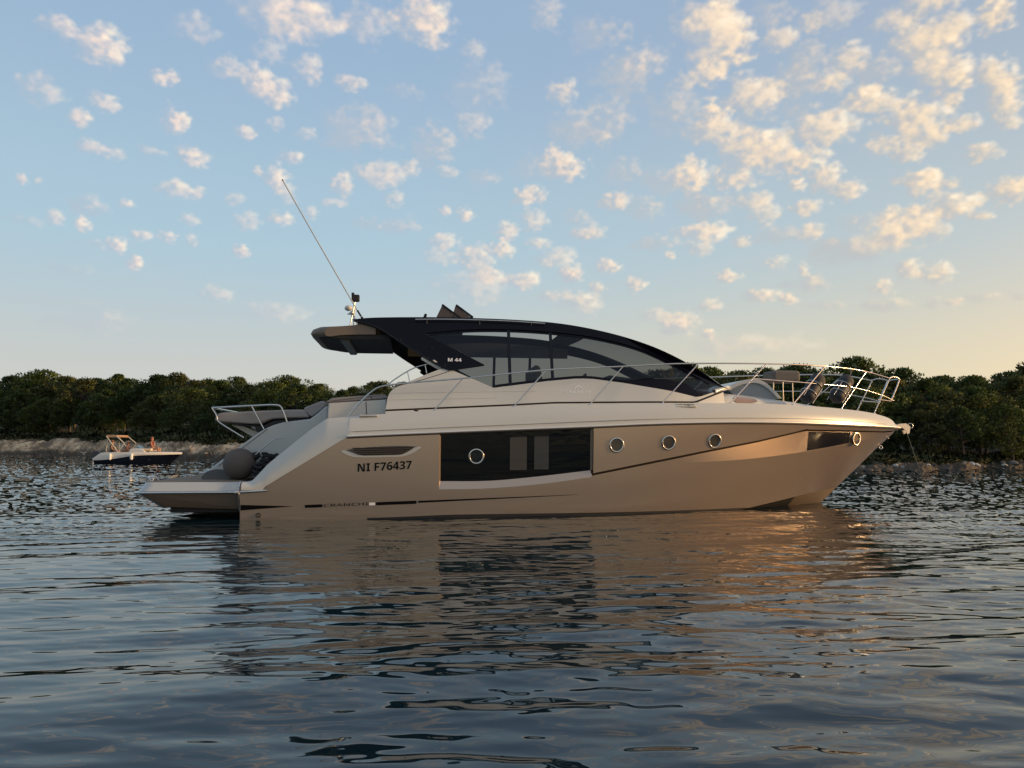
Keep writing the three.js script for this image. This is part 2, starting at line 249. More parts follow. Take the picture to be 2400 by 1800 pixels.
for (let i = 0; i < 4; i++) PINES.push(pineShape(900 + i, 0.42 + 0.05 * (i % 2), 0.29 + 0.04 * (i % 3), 36, 250, 0.024));       // tall ones
for (let i = 0; i < 3; i++) PINES.push(pineShape(950 + i, 0.18, 0.36 + 0.05 * i, 38, 260, 0.027));              // low, bushy to the ground
const treeProto = [];
function makeTree(kind, mat, bark, label, name = 'pine_tree', group) {
  const key = kind + '/' + mat, g = new THREE.Group();
  part(g, 'trunk', PINES[kind].trunk, bark); part(g, 'crown', PINES[kind].crown, needleMats[mat]);
  return top(g, name, label, 'tree', group);
}
const curve = (pts) => (x) => { if (x <= pts[0][0]) return pts[0][1]; for (let i = 1; i < pts.length; i++) if (x <= pts[i][0]) return mix(pts[i - 1][1], pts[i][1], (x - pts[i - 1][0]) / (pts[i][0] - pts[i - 1][0])); return pts[pts.length - 1][1]; };
// how high the wood's outline stands over the horizon, as the slope of the line of sight, by azimuth
const skyline = curve([[-60, 0.074], [-46, 0.08], [-34.7, 0.086], [-33, 0.089], [-31, 0.092], [-28.5, 0.099], [-25, 0.099], [-22.5, 0.092], [-20, 0.096], [-16, 0.099], [-13, 0.098], [-10, 0.1], [0, 0.1], [8, 0.118], [12, 0.13], [16.5, 0.13], [18.5, 0.122], [20.5, 0.118], [22, 0.118], [24, 0.108], [25.5, 0.113], [28, 0.114], [31, 0.11], [33, 0.105], [34.5, 0.11], [40, 0.108], [60, 0.1]]);
{
  const R = rng(77), x0 = 0;
  const rows = [[10.5, 0.55, 1], [13, 0.7, 1], [16, 0.82, 0], [21, 0.95, 0], [27, 1.0, 0]];
  for (const [d0, reach, low] of rows) {
    let az = -41;
    while (az < 54) {  // rows run on out of view, added to shade the right shore
      const right = smooth(2, 16, az), base = shoreAt(az), dist = base + d0 * mix(1, 0.62, right) + (R() - 0.5) * 3;
      const step = mix(2.9, 2.0, right) * (0.75 + 0.5 * R()) * (low ? 1.0 : 1.05) * (az > 41 ? 1.7 : 1);
      az += step / dist * 57.3;
      const hidden = az > -9 && az < 10.5;
      if (hidden && (low || reach > 0.97)) continue;
      const a = az * Math.PI / 180, x = dist * Math.sin(a), z = -dist * Math.cos(a), y = landHeight(az, dist - base, x, z) - 0.05;
      const want = 1.22 + skyline(az) / Math.cos(a) * dist * Math.cos(a) * (reach * (0.8 + 0.17 * R())) * (R() < 0.1 ? 1.08 : 0.97) * (1 - 0.04 * right);
      const h = Math.max(1.6, want - y) * (1 + 0.35 * smooth(36, 41, az)), kind = low ? (R() < 0.4 ? Math.floor(R() * 4) : 4 + Math.floor(R() * 3)) : (R() < 0.75 ? Math.floor(R() * 4) : 4 + Math.floor(R() * 3));  // unseen trees past the right edge are raised to cast more shade
      const side = hidden ? 'mid' : az < 0 ? 'left' : 'right', tone = Math.floor(R() * 4), what = (low ? 'low bushy ' : reach > 0.9 ? 'tall back-row ' : 'middle-row ') + ['green', 'olive green', 'dark green', 'yellowish green'][tone] + ' pine ';
      const t = makeTree(kind, tone, R() < 0.25 ? barkPale : barkMat, what + { left: 'in the wood along the left shore', right: 'in the wood behind the bow', mid: 'on the shore behind the cabin windows' }[side], 'pine_tree', { left: 'pines of the wood on the left shore', right: 'pines of the wood behind the bow', mid: 'pines behind the cabin' }[side]);
      t.position.set(x, y, z); t.rotation.y = R() * 6.283; const wdt = h * (low ? 1.0 : mix(1.0, 1.15, R())); t.scale.set(wdt, h, wdt);
    }
  }
}
// low evergreen scrub between the rocks and the wood
{
  const R = rng(5150), tri = [], nrm = [];
  for (let k = 0; k < 260; k++) { const a = R() * 6.283, u = R(), q = Math.sqrt(1 - u * u), n = [q * Math.cos(a), u, q * Math.sin(a)], r = 0.7 + 0.4 * R(), L = 0.16 + 0.14 * R(), s = [R() - 0.5, R() - 0.5, R() - 0.5]; const p = n.map((v, i) => v * r * (i === 1 ? 0.7 : 1)); tri.push(p[0] - s[2] * L, p[1], p[2] + s[0] * L, p[0] + s[2] * L, p[1], p[2] - s[0] * L, p[0] + n[0] * L, p[1] + n[1] * L + L * 0.5, p[2] + n[2] * L); for (let e = 0; e < 3; e++) nrm.push(n[0] + s[0], n[1] + 0.3 + s[1], n[2] + s[2]); }
  const g = new THREE.BufferGeometry(); g.setAttribute('position', new THREE.Float32BufferAttribute(tri, 3)); g.setAttribute('normal', new THREE.Float32BufferAttribute(nrm, 3)); g.normalizeNormals();
  const N = 1500, im = new THREE.InstancedMesh(g, std([1, 1, 1], 0.95), N), M = new THREE.Matrix4(), Q = new THREE.Quaternion(), c = new THREE.Color();
  for (let i = 0; i < N; i++) {
    const az = -44 + 86 * R(), right = smooth(2, 16, az), wide = mix(7.6, 2.6, right), base = shoreAt(az), dist = base + wide * (0.8 + 0.35 * R()) + 9 * R() * mix(1, 0.5, right), a = az * Math.PI / 180, x = dist * Math.sin(a), z = -dist * Math.cos(a), s = mix(0.75, 0.42, right) * (0.6 + 0.9 * R() * R());
    M.compose(new THREE.Vector3(x, landHeight(az, dist - base, x, z) - 0.1 * s, z), Q.setFromAxisAngle(new THREE.Vector3(0, 1, 0), R() * 6.28), new THREE.Vector3(s * 1.3, s * (0.6 + 0.5 * R()), s * 1.3)); im.setMatrixAt(i, M);
    const k = R(); im.setColorAt(i, c.setRGB(mix(0.035, 0.075, k), mix(0.05, 0.075, k), mix(0.016, 0.026, k)));
  }
  top(im, 'scrub', 'low green scrub growing between the shore rocks and the pines', 'scrub', null, 'stuff');
}
// boulders lying along the water's edge on both shores
function boulder(seed, detail = 2) {
  const g0 = mergeVertices(new THREE.IcosahedronGeometry(1, detail).deleteAttribute('uv').deleteAttribute('normal')), p = g0.attributes.position;
  for (let i = 0; i < p.count; i++) { const x = p.getX(i), y = p.getY(i), z = p.getZ(i), n = 0.62 + 0.55 * fbm(x * 1.2 + seed * 7.7 + 20, y * 1.2 + z * 1.5 + seed * 3.1 + 20, 3) - 0.12 * Math.abs(noise2(x * 4 + seed, z * 4 + y * 3) - 0.5); p.setXYZ(i, x * n * 1.25, y * n * 0.72, z * n); }
  const g = g0.toNonIndexed(); g.computeVertexNormals(); return g;
}
{
  const R = rng(99), greys = [[0.42, 0.40, 0.36], [0.3, 0.285, 0.26], [0.16, 0.15, 0.135], [0.5, 0.48, 0.44]].map((c) => std(c, 0.95)), shapes = [1, 2, 3, 4, 5].map((s) => boulder(s, 1)), mats = [[0.5, 0.37, 0.25], [0.38, 0.28, 0.19], [0.22, 0.17, 0.125], [0.56, 0.46, 0.34]].map((c) => std(c, 0.95));  // mats: left-shore rocks, warm tan in place of sunlight
  for (let i = 0; i < 118; i++) {
    const az = i < 74 ? -37 + 24 * R() : 19.5 + 18 * R(), right = smooth(2, 16, az), base = shoreAt(az), d = mix(6.5, 2.0, right) * R() - 0.2, dist = base + d, a = az * Math.PI / 180, x = dist * Math.sin(a), z = -dist * Math.cos(a), s = mix(0.3, 0.15, right) * (0.4 + 1.1 * R() * R());
    const m = new THREE.Mesh(shapes[i % 5], (right > 0.5 ? greys : mats)[Math.floor(R() * 4)]); m.position.set(x, Math.max(-0.05, landHeight(az, d, x, z)) + s * 0.12, z); m.rotation.set((R() - 0.5) * 0.5, R() * 6.28, (R() - 0.5) * 0.5); m.scale.set(s * 1.2, s, s);
    top(m, 'shore_rock', right > 0.5 ? 'grey limestone rock at the waterline below the pines behind the bow' : 'pale limestone rock on the left shore, tinted warm in place of sunlight', 'rock', right > 0.5 ? 'rocks behind the bow' : 'rocks of the left shore');
  }
}
// ---------- the motor yacht (own axes: x forward from the transom, y up from the waterline, z to starboard) ----------
const YAW = rad(7.5), YO = new THREE.Vector3(-4.609, 0, -13.903);
const yacht = top(new THREE.Group(), 'motor_yacht', 'large bronze and white motor yacht with black hardtop anchored in the bay', 'yacht');
yacht.position.copy(YO); yacht.rotation.y = YAW;
const onYacht = (o, u, y, v) => { o.position.set(u, y, v).applyAxisAngle(new THREE.Vector3(0, 1, 0), YAW).add(YO); o.rotation.y = YAW; return o; };
const M = {
  bronze: phy([0.45, 0.345, 0.258], 0.24, { metalness: 0.6, clearcoat: 1, clearcoatRoughness: 0.14 }),
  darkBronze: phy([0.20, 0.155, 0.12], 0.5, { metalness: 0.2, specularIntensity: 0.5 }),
  white: phy([0.555, 0.545, 0.50], 0.34, { clearcoat: 0.3, clearcoatRoughness: 0.08 }),
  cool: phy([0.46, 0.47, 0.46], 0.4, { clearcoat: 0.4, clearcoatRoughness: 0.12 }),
  black: phy([0.005, 0.005, 0.008], 0.12, { specularIntensity: 0.6 }),
  navy: phy([0.005, 0.005, 0.010], 0.22, { specularIntensity: 0.3 }),
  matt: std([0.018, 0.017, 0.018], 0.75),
  bottom: std([0.012, 0.012, 0.014], 0.7),
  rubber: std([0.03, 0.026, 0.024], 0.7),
  groove: phy([0.022, 0.015, 0.011], 0.7, { specularIntensity: 0.3 }),
  chrome: std([0.58, 0.565, 0.54], 0.16, { metalness: 1 }),
  strake: std([0.74, 0.72, 0.68], 0.3, { metalness: 0.5 }),
  steelMatt: std([0.55, 0.54, 0.52], 0.35, { metalness: 1 }),
  tint: phy([0.44, 0.45, 0.45], 0.02, { transmission: 1, thickness: 0, ior: 1.5, specularIntensity: 0.7 }),
  hullglass: phy([0.36, 0.36, 0.36], 0.02, { transmission: 1, thickness: 0, ior: 1.5, specularIntensity: 0.6 }),
  port: phy([0.5, 0.52, 0.52], 0.03, { transmission: 1, thickness: 0, ior: 1.5 }),
  cloth: std([0.30, 0.285, 0.27], 0.9),
  clothDark: std([0.13, 0.115, 0.10], 0.9),
  brownGloss: phy([0.30, 0.19, 0.13], 0.12, { clearcoat: 1 }),
  teak: std([0.17, 0.125, 0.085], 0.8), teak2: std([0.2, 0.15, 0.105], 0.8),
  pale_panel: std([0.56, 0.53, 0.49], 0.9), pale_panel2: std([0.46, 0.49, 0.5], 0.9),
  print: phy([0.003, 0.003, 0.004], 0.8, { specularIntensity: 0.2 }), printWhite: std([0.86, 0.86, 0.85], 0.5),
  fabricGrey: std([0.26, 0.24, 0.235], 0.95),
};
// ----- curves of the hull -----
const spline = (pts) => { const c = new THREE.CatmullRomCurve3(pts.map(([x, y]) => new THREE.Vector3(x, y, 0)), false, 'centripetal'); const s = []; for (let i = 0; i <= 300; i++) { const p = c.getPoint(i / 300); s.push([p.x, p.y]); } return curve(s); };
const yR = spline([[-0.4, 1.23], [1.69, 1.35], [2.96, 1.41], [4.39, 1.47], [5.75, 1.525], [6.83, 1.575], [8.08, 1.61], [9.13, 1.62], [9.93, 1.615], [11.48, 1.592], [12.56, 1.575], [12.9, 1.56]]);
const vR = spline([[-0.4, 1.98], [0, 2.0], [4, 2.0], [6, 1.98], [7.5, 1.9], [9, 1.68], [10, 1.42], [11, 1.05], [11.8, 0.68], [12.4, 0.36], [12.75, 0.13], [12.86, 0.03], [13, 0.0]]);
const yD = spline([[1.2, 1.6], [1.65, 1.67], [2.27, 1.725], [2.67, 1.755], [4.47, 1.85], [5.73, 1.895], [7.34, 1.94], [8.15, 1.955], [9.21, 1.96], [9.81, 1.95], [10.98, 1.91], [12.06, 1.835], [12.61, 1.72], [12.8, 1.6], [12.9, 1.57]]);
const vD = (u) => Math.max(0, vR(u) - 0.13 + 0.05 * smooth(12, 12.86, u));
const yC = spline([[-0.4, -0.12], [6, -0.12], [7.64, -0.06], [8.56, -0.005], [9.32, 0.09], [10.1, 0.19], [10.8, 0.27], [11.4, 0.33]]);
const vC = spline([[-0.4, 1.84], [0, 1.84], [6, 1.8], [7.6, 1.56], [8.56, 1.3], [9.32, 1.02], [10.1, 0.66], [10.8, 0.28], [11.4, 0]]);
const yS = spline([[10.2, -0.2], [10.78, -0.08], [11.02, 0.01], [11.4, 0.33], [11.72, 0.60], [12.39, 1.18], [12.84, 1.53], [12.9, 1.56]]);
const low = (u) => (u < 11.4 ? yC(u) : yS(u)), lowV = (u) => (u < 11.4 ? Math.max(0, vC(u)) : 0);
function hullV(u, y) { const a = low(u), b = yR(u), w = clamp((y - a) / Math.max(1e-3, b - a), 0, 1.2), k = mix(0.42, 0.12, smooth(6, 11, u)); return lowV(u) + (vR(u) - lowV(u)) * w * (1 + k * (1 - w)); }
// a sheet between two height curves on a curved side; side +1 starboard, -1 port
function sheet(u0, u1, nu, topF, botF, nv, vF, side = 1, extra) {
  const pos = [], idx = [];
  for (let i = 0; i <= nu; i++) { const u = mix(u0, u1, i / nu), a = botF(u), b = topF(u); for (let j = 0; j <= nv; j++) { const t = j / nv, y = mix(a, b, t); pos.push(u, y, side * vF(u, y, t)); } }
  for (let i = 0; i < nu; i++) for (let j = 0; j < nv; j++) { const p = i * (nv + 1) + j, q = p + nv + 1; if (side > 0) idx.push(p, q, p + 1, q, q + 1, p + 1); else idx.push(p, p + 1, q, q, p + 1, q + 1); }
  const g = new THREE.BufferGeometry(); g.setAttribute('position', new THREE.Float32BufferAttribute(pos, 3)); g.setIndex(idx); g.computeVertexNormals(); return g;
}
const both = (f) => mergeGeometries([f(1), f(-1)]);
// closed outline in the u-y plane carried through from v0 to v1
function slab(pts, v0, v1, bevel = 0, curved = 0) {
  const s = new THREE.Shape(pts.map(([u, y]) => new THREE.Vector2(u, y))), g = new THREE.ExtrudeGeometry(s, { depth: v1 - v0 - 2 * bevel, bevelEnabled: bevel > 0, bevelThickness: bevel, bevelSize: bevel, bevelOffset: -bevel, bevelSegments: 4, curveSegments: 8 });
  g.translate(0, 0, v0 + bevel); return g;
}
const round = (pts, n = 48) => new THREE.CatmullRomCurve3(pts.map(([x, y]) => new THREE.Vector3(x, y, 0)), true, 'catmullrom', 0.35).getPoints(n).slice(0, -1).map((p) => [p.x, p.y]);
function tube(pts, r, seg = 40, smoothIt = true, rs = 8) {
  const P = pts.map((p) => new THREE.Vector3(...p));
  let c; if (smoothIt) c = new THREE.CatmullRomCurve3(P, false, 'centripetal'); else { c = new THREE.CurvePath(); for (let i = 1; i < P.length; i++) c.add(new THREE.LineCurve3(P[i - 1], P[i])); }
  return new THREE.TubeGeometry(c, seg, r, rs, false);
}
const bar = (a, b, r, rs = 8) => tube([a, b], r, 1, true, rs);
const rbox = (w, h, d, r, x, y, z) => { const g = new RoundedBoxGeometry(w, h, d, 3, r); g.translate(x, y, z); return g; };

// ----- hull sides -----
const gapLine = curve([[5.78, 0.70], [6.80, 0.89], [7.84, 1.08], [8.97, 1.27], [10.06, 1.485], [12.3, 1.475], [12.75, 1.5]]);
const facetLow = spline([[7.0, 0.872], [7.43, 0.89], [8.69, 0.945], [10.12, 1.08], [11.27, 1.23], [12.47, 1.455], [12.7, 1.5]]);
const ledgeLow = spline([[3.15, 0.47], [3.98, 0.48], [4.92, 0.55], [5.78, 0.66]]), winLow = spline([[3.15, 0.605], [3.98, 0.605], [4.71, 0.66], [5.78, 0.775]]);
const quarterLow = curve([[-0.02, 0.475], [0.36, 0.48], [0.37, 0.53], [1.69, 1.35]]);
const facetIn = (u) => 0.075 * smooth(7.3, 9.6, u) * (1 - smooth(11.0, 12.2, u));
const bandBelow = 0.05;   // rubbing strake depth
for (const s of [1, -1]) {
  const H = (name, g, m = M.bronze, label) => part(yacht, name, g, m, label), V0 = (u, y) => hullV(u, y);
  const top1 = (u) => yR(u) - 0.02;
  const geos = [
    sheet(-0.02, 1.69, 24, quarterLow, yC, 16, V0, s),
    sheet(1.69, 3.17, 20, top1, yC, 18, V0, s),
    sheet(3.17, 5.78, 30, ledgeLow, yC, 14, V0, s),
  ];
  // below the crease: up to the groove, then up to the foot of the bow facet
  geos.push(sheet(5.78, 7.43, 24, (u) => gapLine(u) - 0.018, yC, 16, V0, s));
  geos.push(sheet(7.43, 12.7, 110, (u) => facetLow(u), low, 24, V0, s));
  // upper panel that carries the portholes
  geos.push(sheet(5.80, 10.06, 60, top1, (u) => Math.min(top1(u), gapLine(u) + 0.020), 10, V0, s));
  geos.push(sheet(10.06, 12.84, 50, top1, (u) => Math.min(top1(u), gapLine(u) + 0.008), 4, V0, s));
  const hull = H('hull_side', mergeGeometries(geos), M.bronze);
  // recessed bow facet and the groove above it, coloured dark for its shadow
  part(hull, 'bow_facet', sheet(7.43, 12.62, 110, (u) => Math.max(facetLow(u), gapLine(u) - 0.018), facetLow, 12, (u, y, t) => hullV(u, y) - facetIn(u) * t, s), M.bronze);
  part(hull, 'panel_groove', mergeGeometries([
    sheet(5.78, 10.06, 60, (u) => gapLine(u) + 0.024, (u) => gapLine(u) - 0.024, 1, (u, y) => hullV(u, y) - Math.max(0.02, facetIn(u)) - 0.012, s),
    sheet(10.06, 12.3, 40, (u) => gapLine(u) + 0.012, (u) => gapLine(u) - 0.012, 1, (u, y) => hullV(u, y) - facetIn(u) - 0.012, s),
    sheet(5.77, 5.805, 1, top1, (u) => 0.69, 8, (u, y) => hullV(u, y) - 0.025, s)]), M.groove);
  // bottom below the chine: dark antifouling aft, bronze under the stem
  const keel = (u) => mix(-0.75, yS(Math.max(10.2, u)), smooth(6.5, 10.6, u));
  H('hull_bottom', mergeGeometries([0].map(() => { const pos = [], idx = [], nu = 60, nv = 8; for (let i = 0; i <= nu; i++) { const u = mix(-0.02, 10.15, i / nu); for (let j = 0; j <= nv; j++) { const t = j / nv; pos.push(u, mix(yC(u), keel(u), t), s * vC(u) * (1 - t)); } } for (let i = 0; i < nu; i++) for (let j = 0; j < nv; j++) { const p = i * (nv + 1) + j, q = p + nv + 1; idx.push(p, q, p + 1, q, q + 1, p + 1); } const g = new THREE.BufferGeometry(); g.setAttribute('position', new THREE.Float32BufferAttribute(pos, 3)); g.setIndex(idx); g.computeVertexNormals(); return g; })), M.bottom);
  H('forefoot', (() => { const pos = [], idx = [], nu = 24, nv = 8; for (let i = 0; i <= nu; i++) { const u = mix(10.15, 11.4, i / nu); for (let j = 0; j <= nv; j++) { const t = j / nv; pos.push(u, mix(yC(u), Math.min(yC(u), yS(u)), t), s * Math.max(0, vC(u)) * (1 - t)); } } for (let i = 0; i < nu; i++) for (let j = 0; j < nv; j++) { const p = i * (nv + 1) + j, q = p + nv + 1; idx.push(p, q, p + 1, q, q + 1, p + 1); } const g = new THREE.BufferGeometry(); g.setAttribute('position', new THREE.Float32BufferAttribute(pos, 3)); g.setIndex(idx); g.computeVertexNormals(); return g; })(), M.darkBronze);
  // hull window: recess with a sloping ledge, dark panes, two pale panels inside
  const win = H('hull_window', sheet(3.19, 5.76, 26, (u) => yR(u) - 0.03, winLow, 8, (u, y) => hullV(u, y) - 0.05, s), M.hullglass);
  part(win, 'ledge', sheet(3.17, 5.78, 30, winLow, ledgeLow, 3, (u, y, t) => hullV(u, y) - 0.055 * t, s), M.bronze);
  part(win, 'frame', sheet(3.165, 3.195, 1, (u) => yR(u) - 0.02, ledgeLow, 6, (u, y) => hullV(u, y) - 0.055 * smooth(3.165, 3.195, u), s), M.bronze);
  part(win, 'frame', sheet(5.755, 5.785, 1, (u) => yR(u) - 0.02, winLow, 6, (u, y) => hullV(u, y) - 0.05 * smooth(5.785, 5.755, u), s), M.bronze);
  part(win, 'cabin_lining', sheet(3.1, 5.85, 8, (u) => yR(u) - 0.01, ledgeLow, 2, (u, y) => hullV(u, y) - 0.3, s), M.matt);
  part(win, 'pale_panel', sheet(4.37, 4.66, 2, (u) => yR(u) - 0.13, (u) => 0.78, 4, (u, y) => hullV(u, y) - 0.12, s), M.pale_panel);
  part(win, 'pale_panel', sheet(4.79, 5.04, 2, (u) => yR(u) - 0.13, (u) => 0.79, 4, (u, y) => hullV(u, y) - 0.12, s), M.pale_panel2);
  // bow window
  part(yacht, 'bow_window', sheet(10.15, 11.27, 20, (u) => gapLine(u) - 0.03, (u) => facetLow(u) + 0.012, 6, (u, y) => hullV(u, y) - facetIn(u) * clamp((y - facetLow(u)) / (gapLine(u) - facetLow(u))) + 0.004, s), M.black);
  // portholes: flange, bezel and glass
  for (const [u, y, recess] of [[3.79, 1.015, -0.05], [6.21, 1.205, 0], [7.16, 1.245, 0], [8.05, 1.275, 0], [11.45, 1.325, 0.005]]) {
    const g = new THREE.Group(); g.name = 'porthole'; yacht.add(g);
    const v = hullV(u, y) + recess, du = (hullV(u + 0.1, y) - hullV(u - 0.1, y)) / 0.2, dy = (hullV(u, y + 0.1) - hullV(u, y - 0.1)) / 0.2;
    const n = new THREE.Vector3(-du, -dy * (recess === 0.005 ? 0.2 : 1), 1).normalize(); if (s < 0) n.z *= -1;
    g.position.set(u, y, s * v).addScaledVector(n, 0.004); g.quaternion.setFromUnitVectors(new THREE.Vector3(0, 0, 1), n);
    const lathe = (pts, seg = 36) => { const q = new THREE.LatheGeometry(pts.map(([a, b]) => new THREE.Vector2(a, b)), seg); q.rotateX(Math.PI / 2); return q; };
    part(g, 'flange', lathe([[0.134, 0.0], [0.133, 0.01], [0.126, 0.016], [0.110, 0.016], [0.102, 0.010], [0.098, -0.03]]), M.chrome);
    const glass = new THREE.CircleGeometry(0.099, 32); glass.translate(0, 0, -0.004);
    part(g, 'glass', glass, M.port);
    const back = new THREE.CylinderGeometry(0.107, 0.1, 0.14, 24, 1, true); back.rotateX(Math.PI / 2); back.translate(0, 0, -0.09); const cap = new THREE.CircleGeometry(0.1, 24); cap.translate(0, 0, -0.16);
    part(g, 'tunnel', mergeGeometries([back, cap]), u > 3.5 && (u < 4 || (u > 7 && u < 8.5)) ? M.pale_panel2 : M.bottom);
  }
  // engine-room air grille shaped like an eye
  const eyeTop = spline([[1.57, 1.115], [1.9, 1.165], [2.3, 1.19], [2.6, 1.195], [2.87, 1.18]]), eyeLow = spline([[1.57, 1.095], [1.7, 1.03], [1.8, 1.01], [2.3, 1.01], [2.55, 1.02], [2.7, 1.06], [2.87, 1.165]]);
  const grille = H('air_grille', sheet(1.575, 2.865, 40, eyeTop, (u) => Math.min(eyeTop(u) - 0.002, eyeLow(u)), 4, (u, y) => hullV(u, y) + 0.004, s), M.cool);
  part(grille, 'mesh', sheet(1.66, 2.8, 40, (u) => eyeTop(u) - 0.003, (u) => Math.min(eyeTop(u) - 0.014, eyeLow(u) + 0.03 + 0.05 * (smooth(1.95, 1.66, u) + smooth(2.5, 2.8, u))), 4, (u, y) => hullV(u, y) + 0.009, s), std([0.06, 0.055, 0.055], 0.6));
  for (let k = 0; k < 4; k++) { const yy = 1.055 + k * 0.033; part(grille, 'slat', tube([[1.84 - k * 0.03, yy, s * (hullV(1.9, yy) + 0.014)], [2.3, yy + 0.004, s * (hullV(2.3, yy) + 0.014)], [2.58 + k * 0.05, yy + 0.01, s * (hullV(2.6, yy) + 0.014)]], 0.006, 12), M.groove); }
  // stripe along the waterline and the dark wedge by the platform
  const st = (u0, u1, a, b) => sheet(u0, u1, 20, b, a, 1, (u, y) => hullV(u, y) + 0.003, s), sy = curve([[1.0, 0.21], [2.02, 0.238], [2.83, 0.262], [5.54, 0.34]]);
  for (const g of [st(1.0, 1.28, (u) => sy(u) - 0.024, (u) => sy(u) + 0.024), st(2.14, 2.8, (u) => sy(u) - 0.026, (u) => sy(u) + 0.026), st(2.83, 5.54, (u) => sy(u) + 0.018 - 0.03 * (5.54 - u) / 2.71, (u) => sy(u) + 0.022)]) part(hull, 'stripe', g, M.print);
  part(hull, 'boot_line', sheet(2.0, 8.9, 60, (u) => Math.max(yC(u) + 0.004, 0.012 + 0.036 * smooth(2, 3.6, u)), yC, 2, (u, y) => hullV(u, y) + 0.003, s), M.bottom);
  part(hull, 'stripe_block', st(2.03, 2.125, (u) => sy(u) - 0.022, (u) => sy(u) + 0.022), M.printWhite);
  part(hull, 'wedge', st(-0.01, 0.8, (u) => mix(0.155, 0.212, (u + 0.01) / 0.81), (u) => mix(0.245, 0.215, (u + 0.01) / 0.81)), M.print);
  const ex = new THREE.TorusGeometry(0.03, 0.012, 8, 20); ex.translate(0.27, 0.075, s * (hullV(0.27, 0.075) + 0.006)); part(hull, 'drain', ex, M.rubber);
  // white topside band, quarter and strake
  const band = H('topside_band', mergeGeometries([
    sheet(1.69, 12.86, 160, (u) => Math.max(yR(u) + 0.004, yD(u)), (u) => yR(u) + 0.01, 10, (u, y, t) => mix(vR(u), vD(u), t) + 0.03 * Math.sin(Math.PI * t) * (1 - smooth(11.5, 12.8, u)), s),
    sheet(-0.0, 1.69, 40, curve([[0, 0.61], [0.15, 0.622], [0.17, 0.64], [0.40, 0.9], [1.06, 1.46], [1.32, 1.64], [1.65, 1.672], [1.69, 1.676]]), (u) => quarterLow(u) + 0.002, 8, (u, y, t) => mix(hullV(u, y) + 0.012, 1.875, t) + 0.02 * Math.sin(Math.PI * t), s)]), M.white);
  part(band, 'moulding_line', tube([[1.75, 1.43, 0], [4.4, 1.55, 0], [6.83, 1.655, 0], [9.1, 1.695, 0], [10.9, 1.675, 0], [12.3, 1.63, 0]].map(([u, y]) => [u, y, s * (vR(u) + 0.004)]), 0.006, 120), M.cool);
  // coaming top and inner face behind the quarter
  part(band, 'coaming', mergeGeometries([(() => { const q = curve([[0.15, 0.622], [0.17, 0.64], [0.40, 0.9], [1.06, 1.46], [1.32, 1.64], [1.65, 1.672], [2.3, 1.73]]); const pos = [], idx = []; for (let i = 0; i <= 40; i++) { const u = mix(0.15, 2.3, i / 40); pos.push(u, q(u), s * 1.875, u + 0.02, q(u) - 0.005, s * 1.62, u + 0.02, 0.62, s * 1.6); if (i < 40) for (let j = 0; j < 2; j++) { const p = i * 3 + j; idx.push(p, p + 3, p + 1, p + 1, p + 3, p + 4); } } const g = new THREE.BufferGeometry(); g.setAttribute('position', new THREE.Float32BufferAttribute(pos, 3)); g.setIndex(idx); const f = g.toNonIndexed(); f.computeVertexNormals(); f.setIndex([...Array(f.attributes.position.count).keys()]); return f; })()]), M.cool);
  const us = []; for (let i = 0; i <= 70; i++) us.push(mix(1.66, 12.86, i / 70));
  const strake = H('rub_rail', tube(us.map((u) => [u, yR(u), s * (vR(u) + 0.008)]), 0.02, 240), M.strake);
  part(strake, 'shade_strip', tube(us.map((u) => [u, yR(u) - 0.027, s * (vR(u) - 0.004)]), 0.013, 240), M.rubber);  // dark strip standing in for the shade under the rub rail
  // deck side
  H('side_deck', (() => { const pos = [], idx = [], nu = 90, nv = 4; for (let i = 0; i <= nu; i++) { const u = mix(2.2, 12.86, i / nu); for (let j = 0; j <= nv; j++) { const t = j / nv; pos.push(u, Math.max(yR(u), yD(u)) + 0.03 * Math.sin(t * 1.57) * (1 - smooth(12, 12.8, u)), s * vD(u) * (1 - t)); } } for (let i = 0; i < nu; i++) for (let j = 0; j < nv; j++) { const p = i * (nv + 1) + j, q = p + nv + 1; idx.push(p, q, p + 1, q, q + 1, p + 1); } const g = new THREE.BufferGeometry(); g.setAttribute('position', new THREE.Float32BufferAttribute(pos, 3)); g.setIndex(idx); g.computeVertexNormals(); return g; })(), M.white);
}
// transom wall, cockpit floor and bulkhead
part(yacht, 'transom', mergeGeometries([rbox(0.04, 1.1, 3.66, 0.01, 0.02, -0.05, 0), rbox(2.3, 0.04, 3.2, 0.01, 1.15, 0.6, 0)]), M.bottom);
part(yacht, 'cockpit_bulkhead', rbox(0.05, 1.1, 3.3, 0.01, 2.32, 1.15, 0), M.cool);

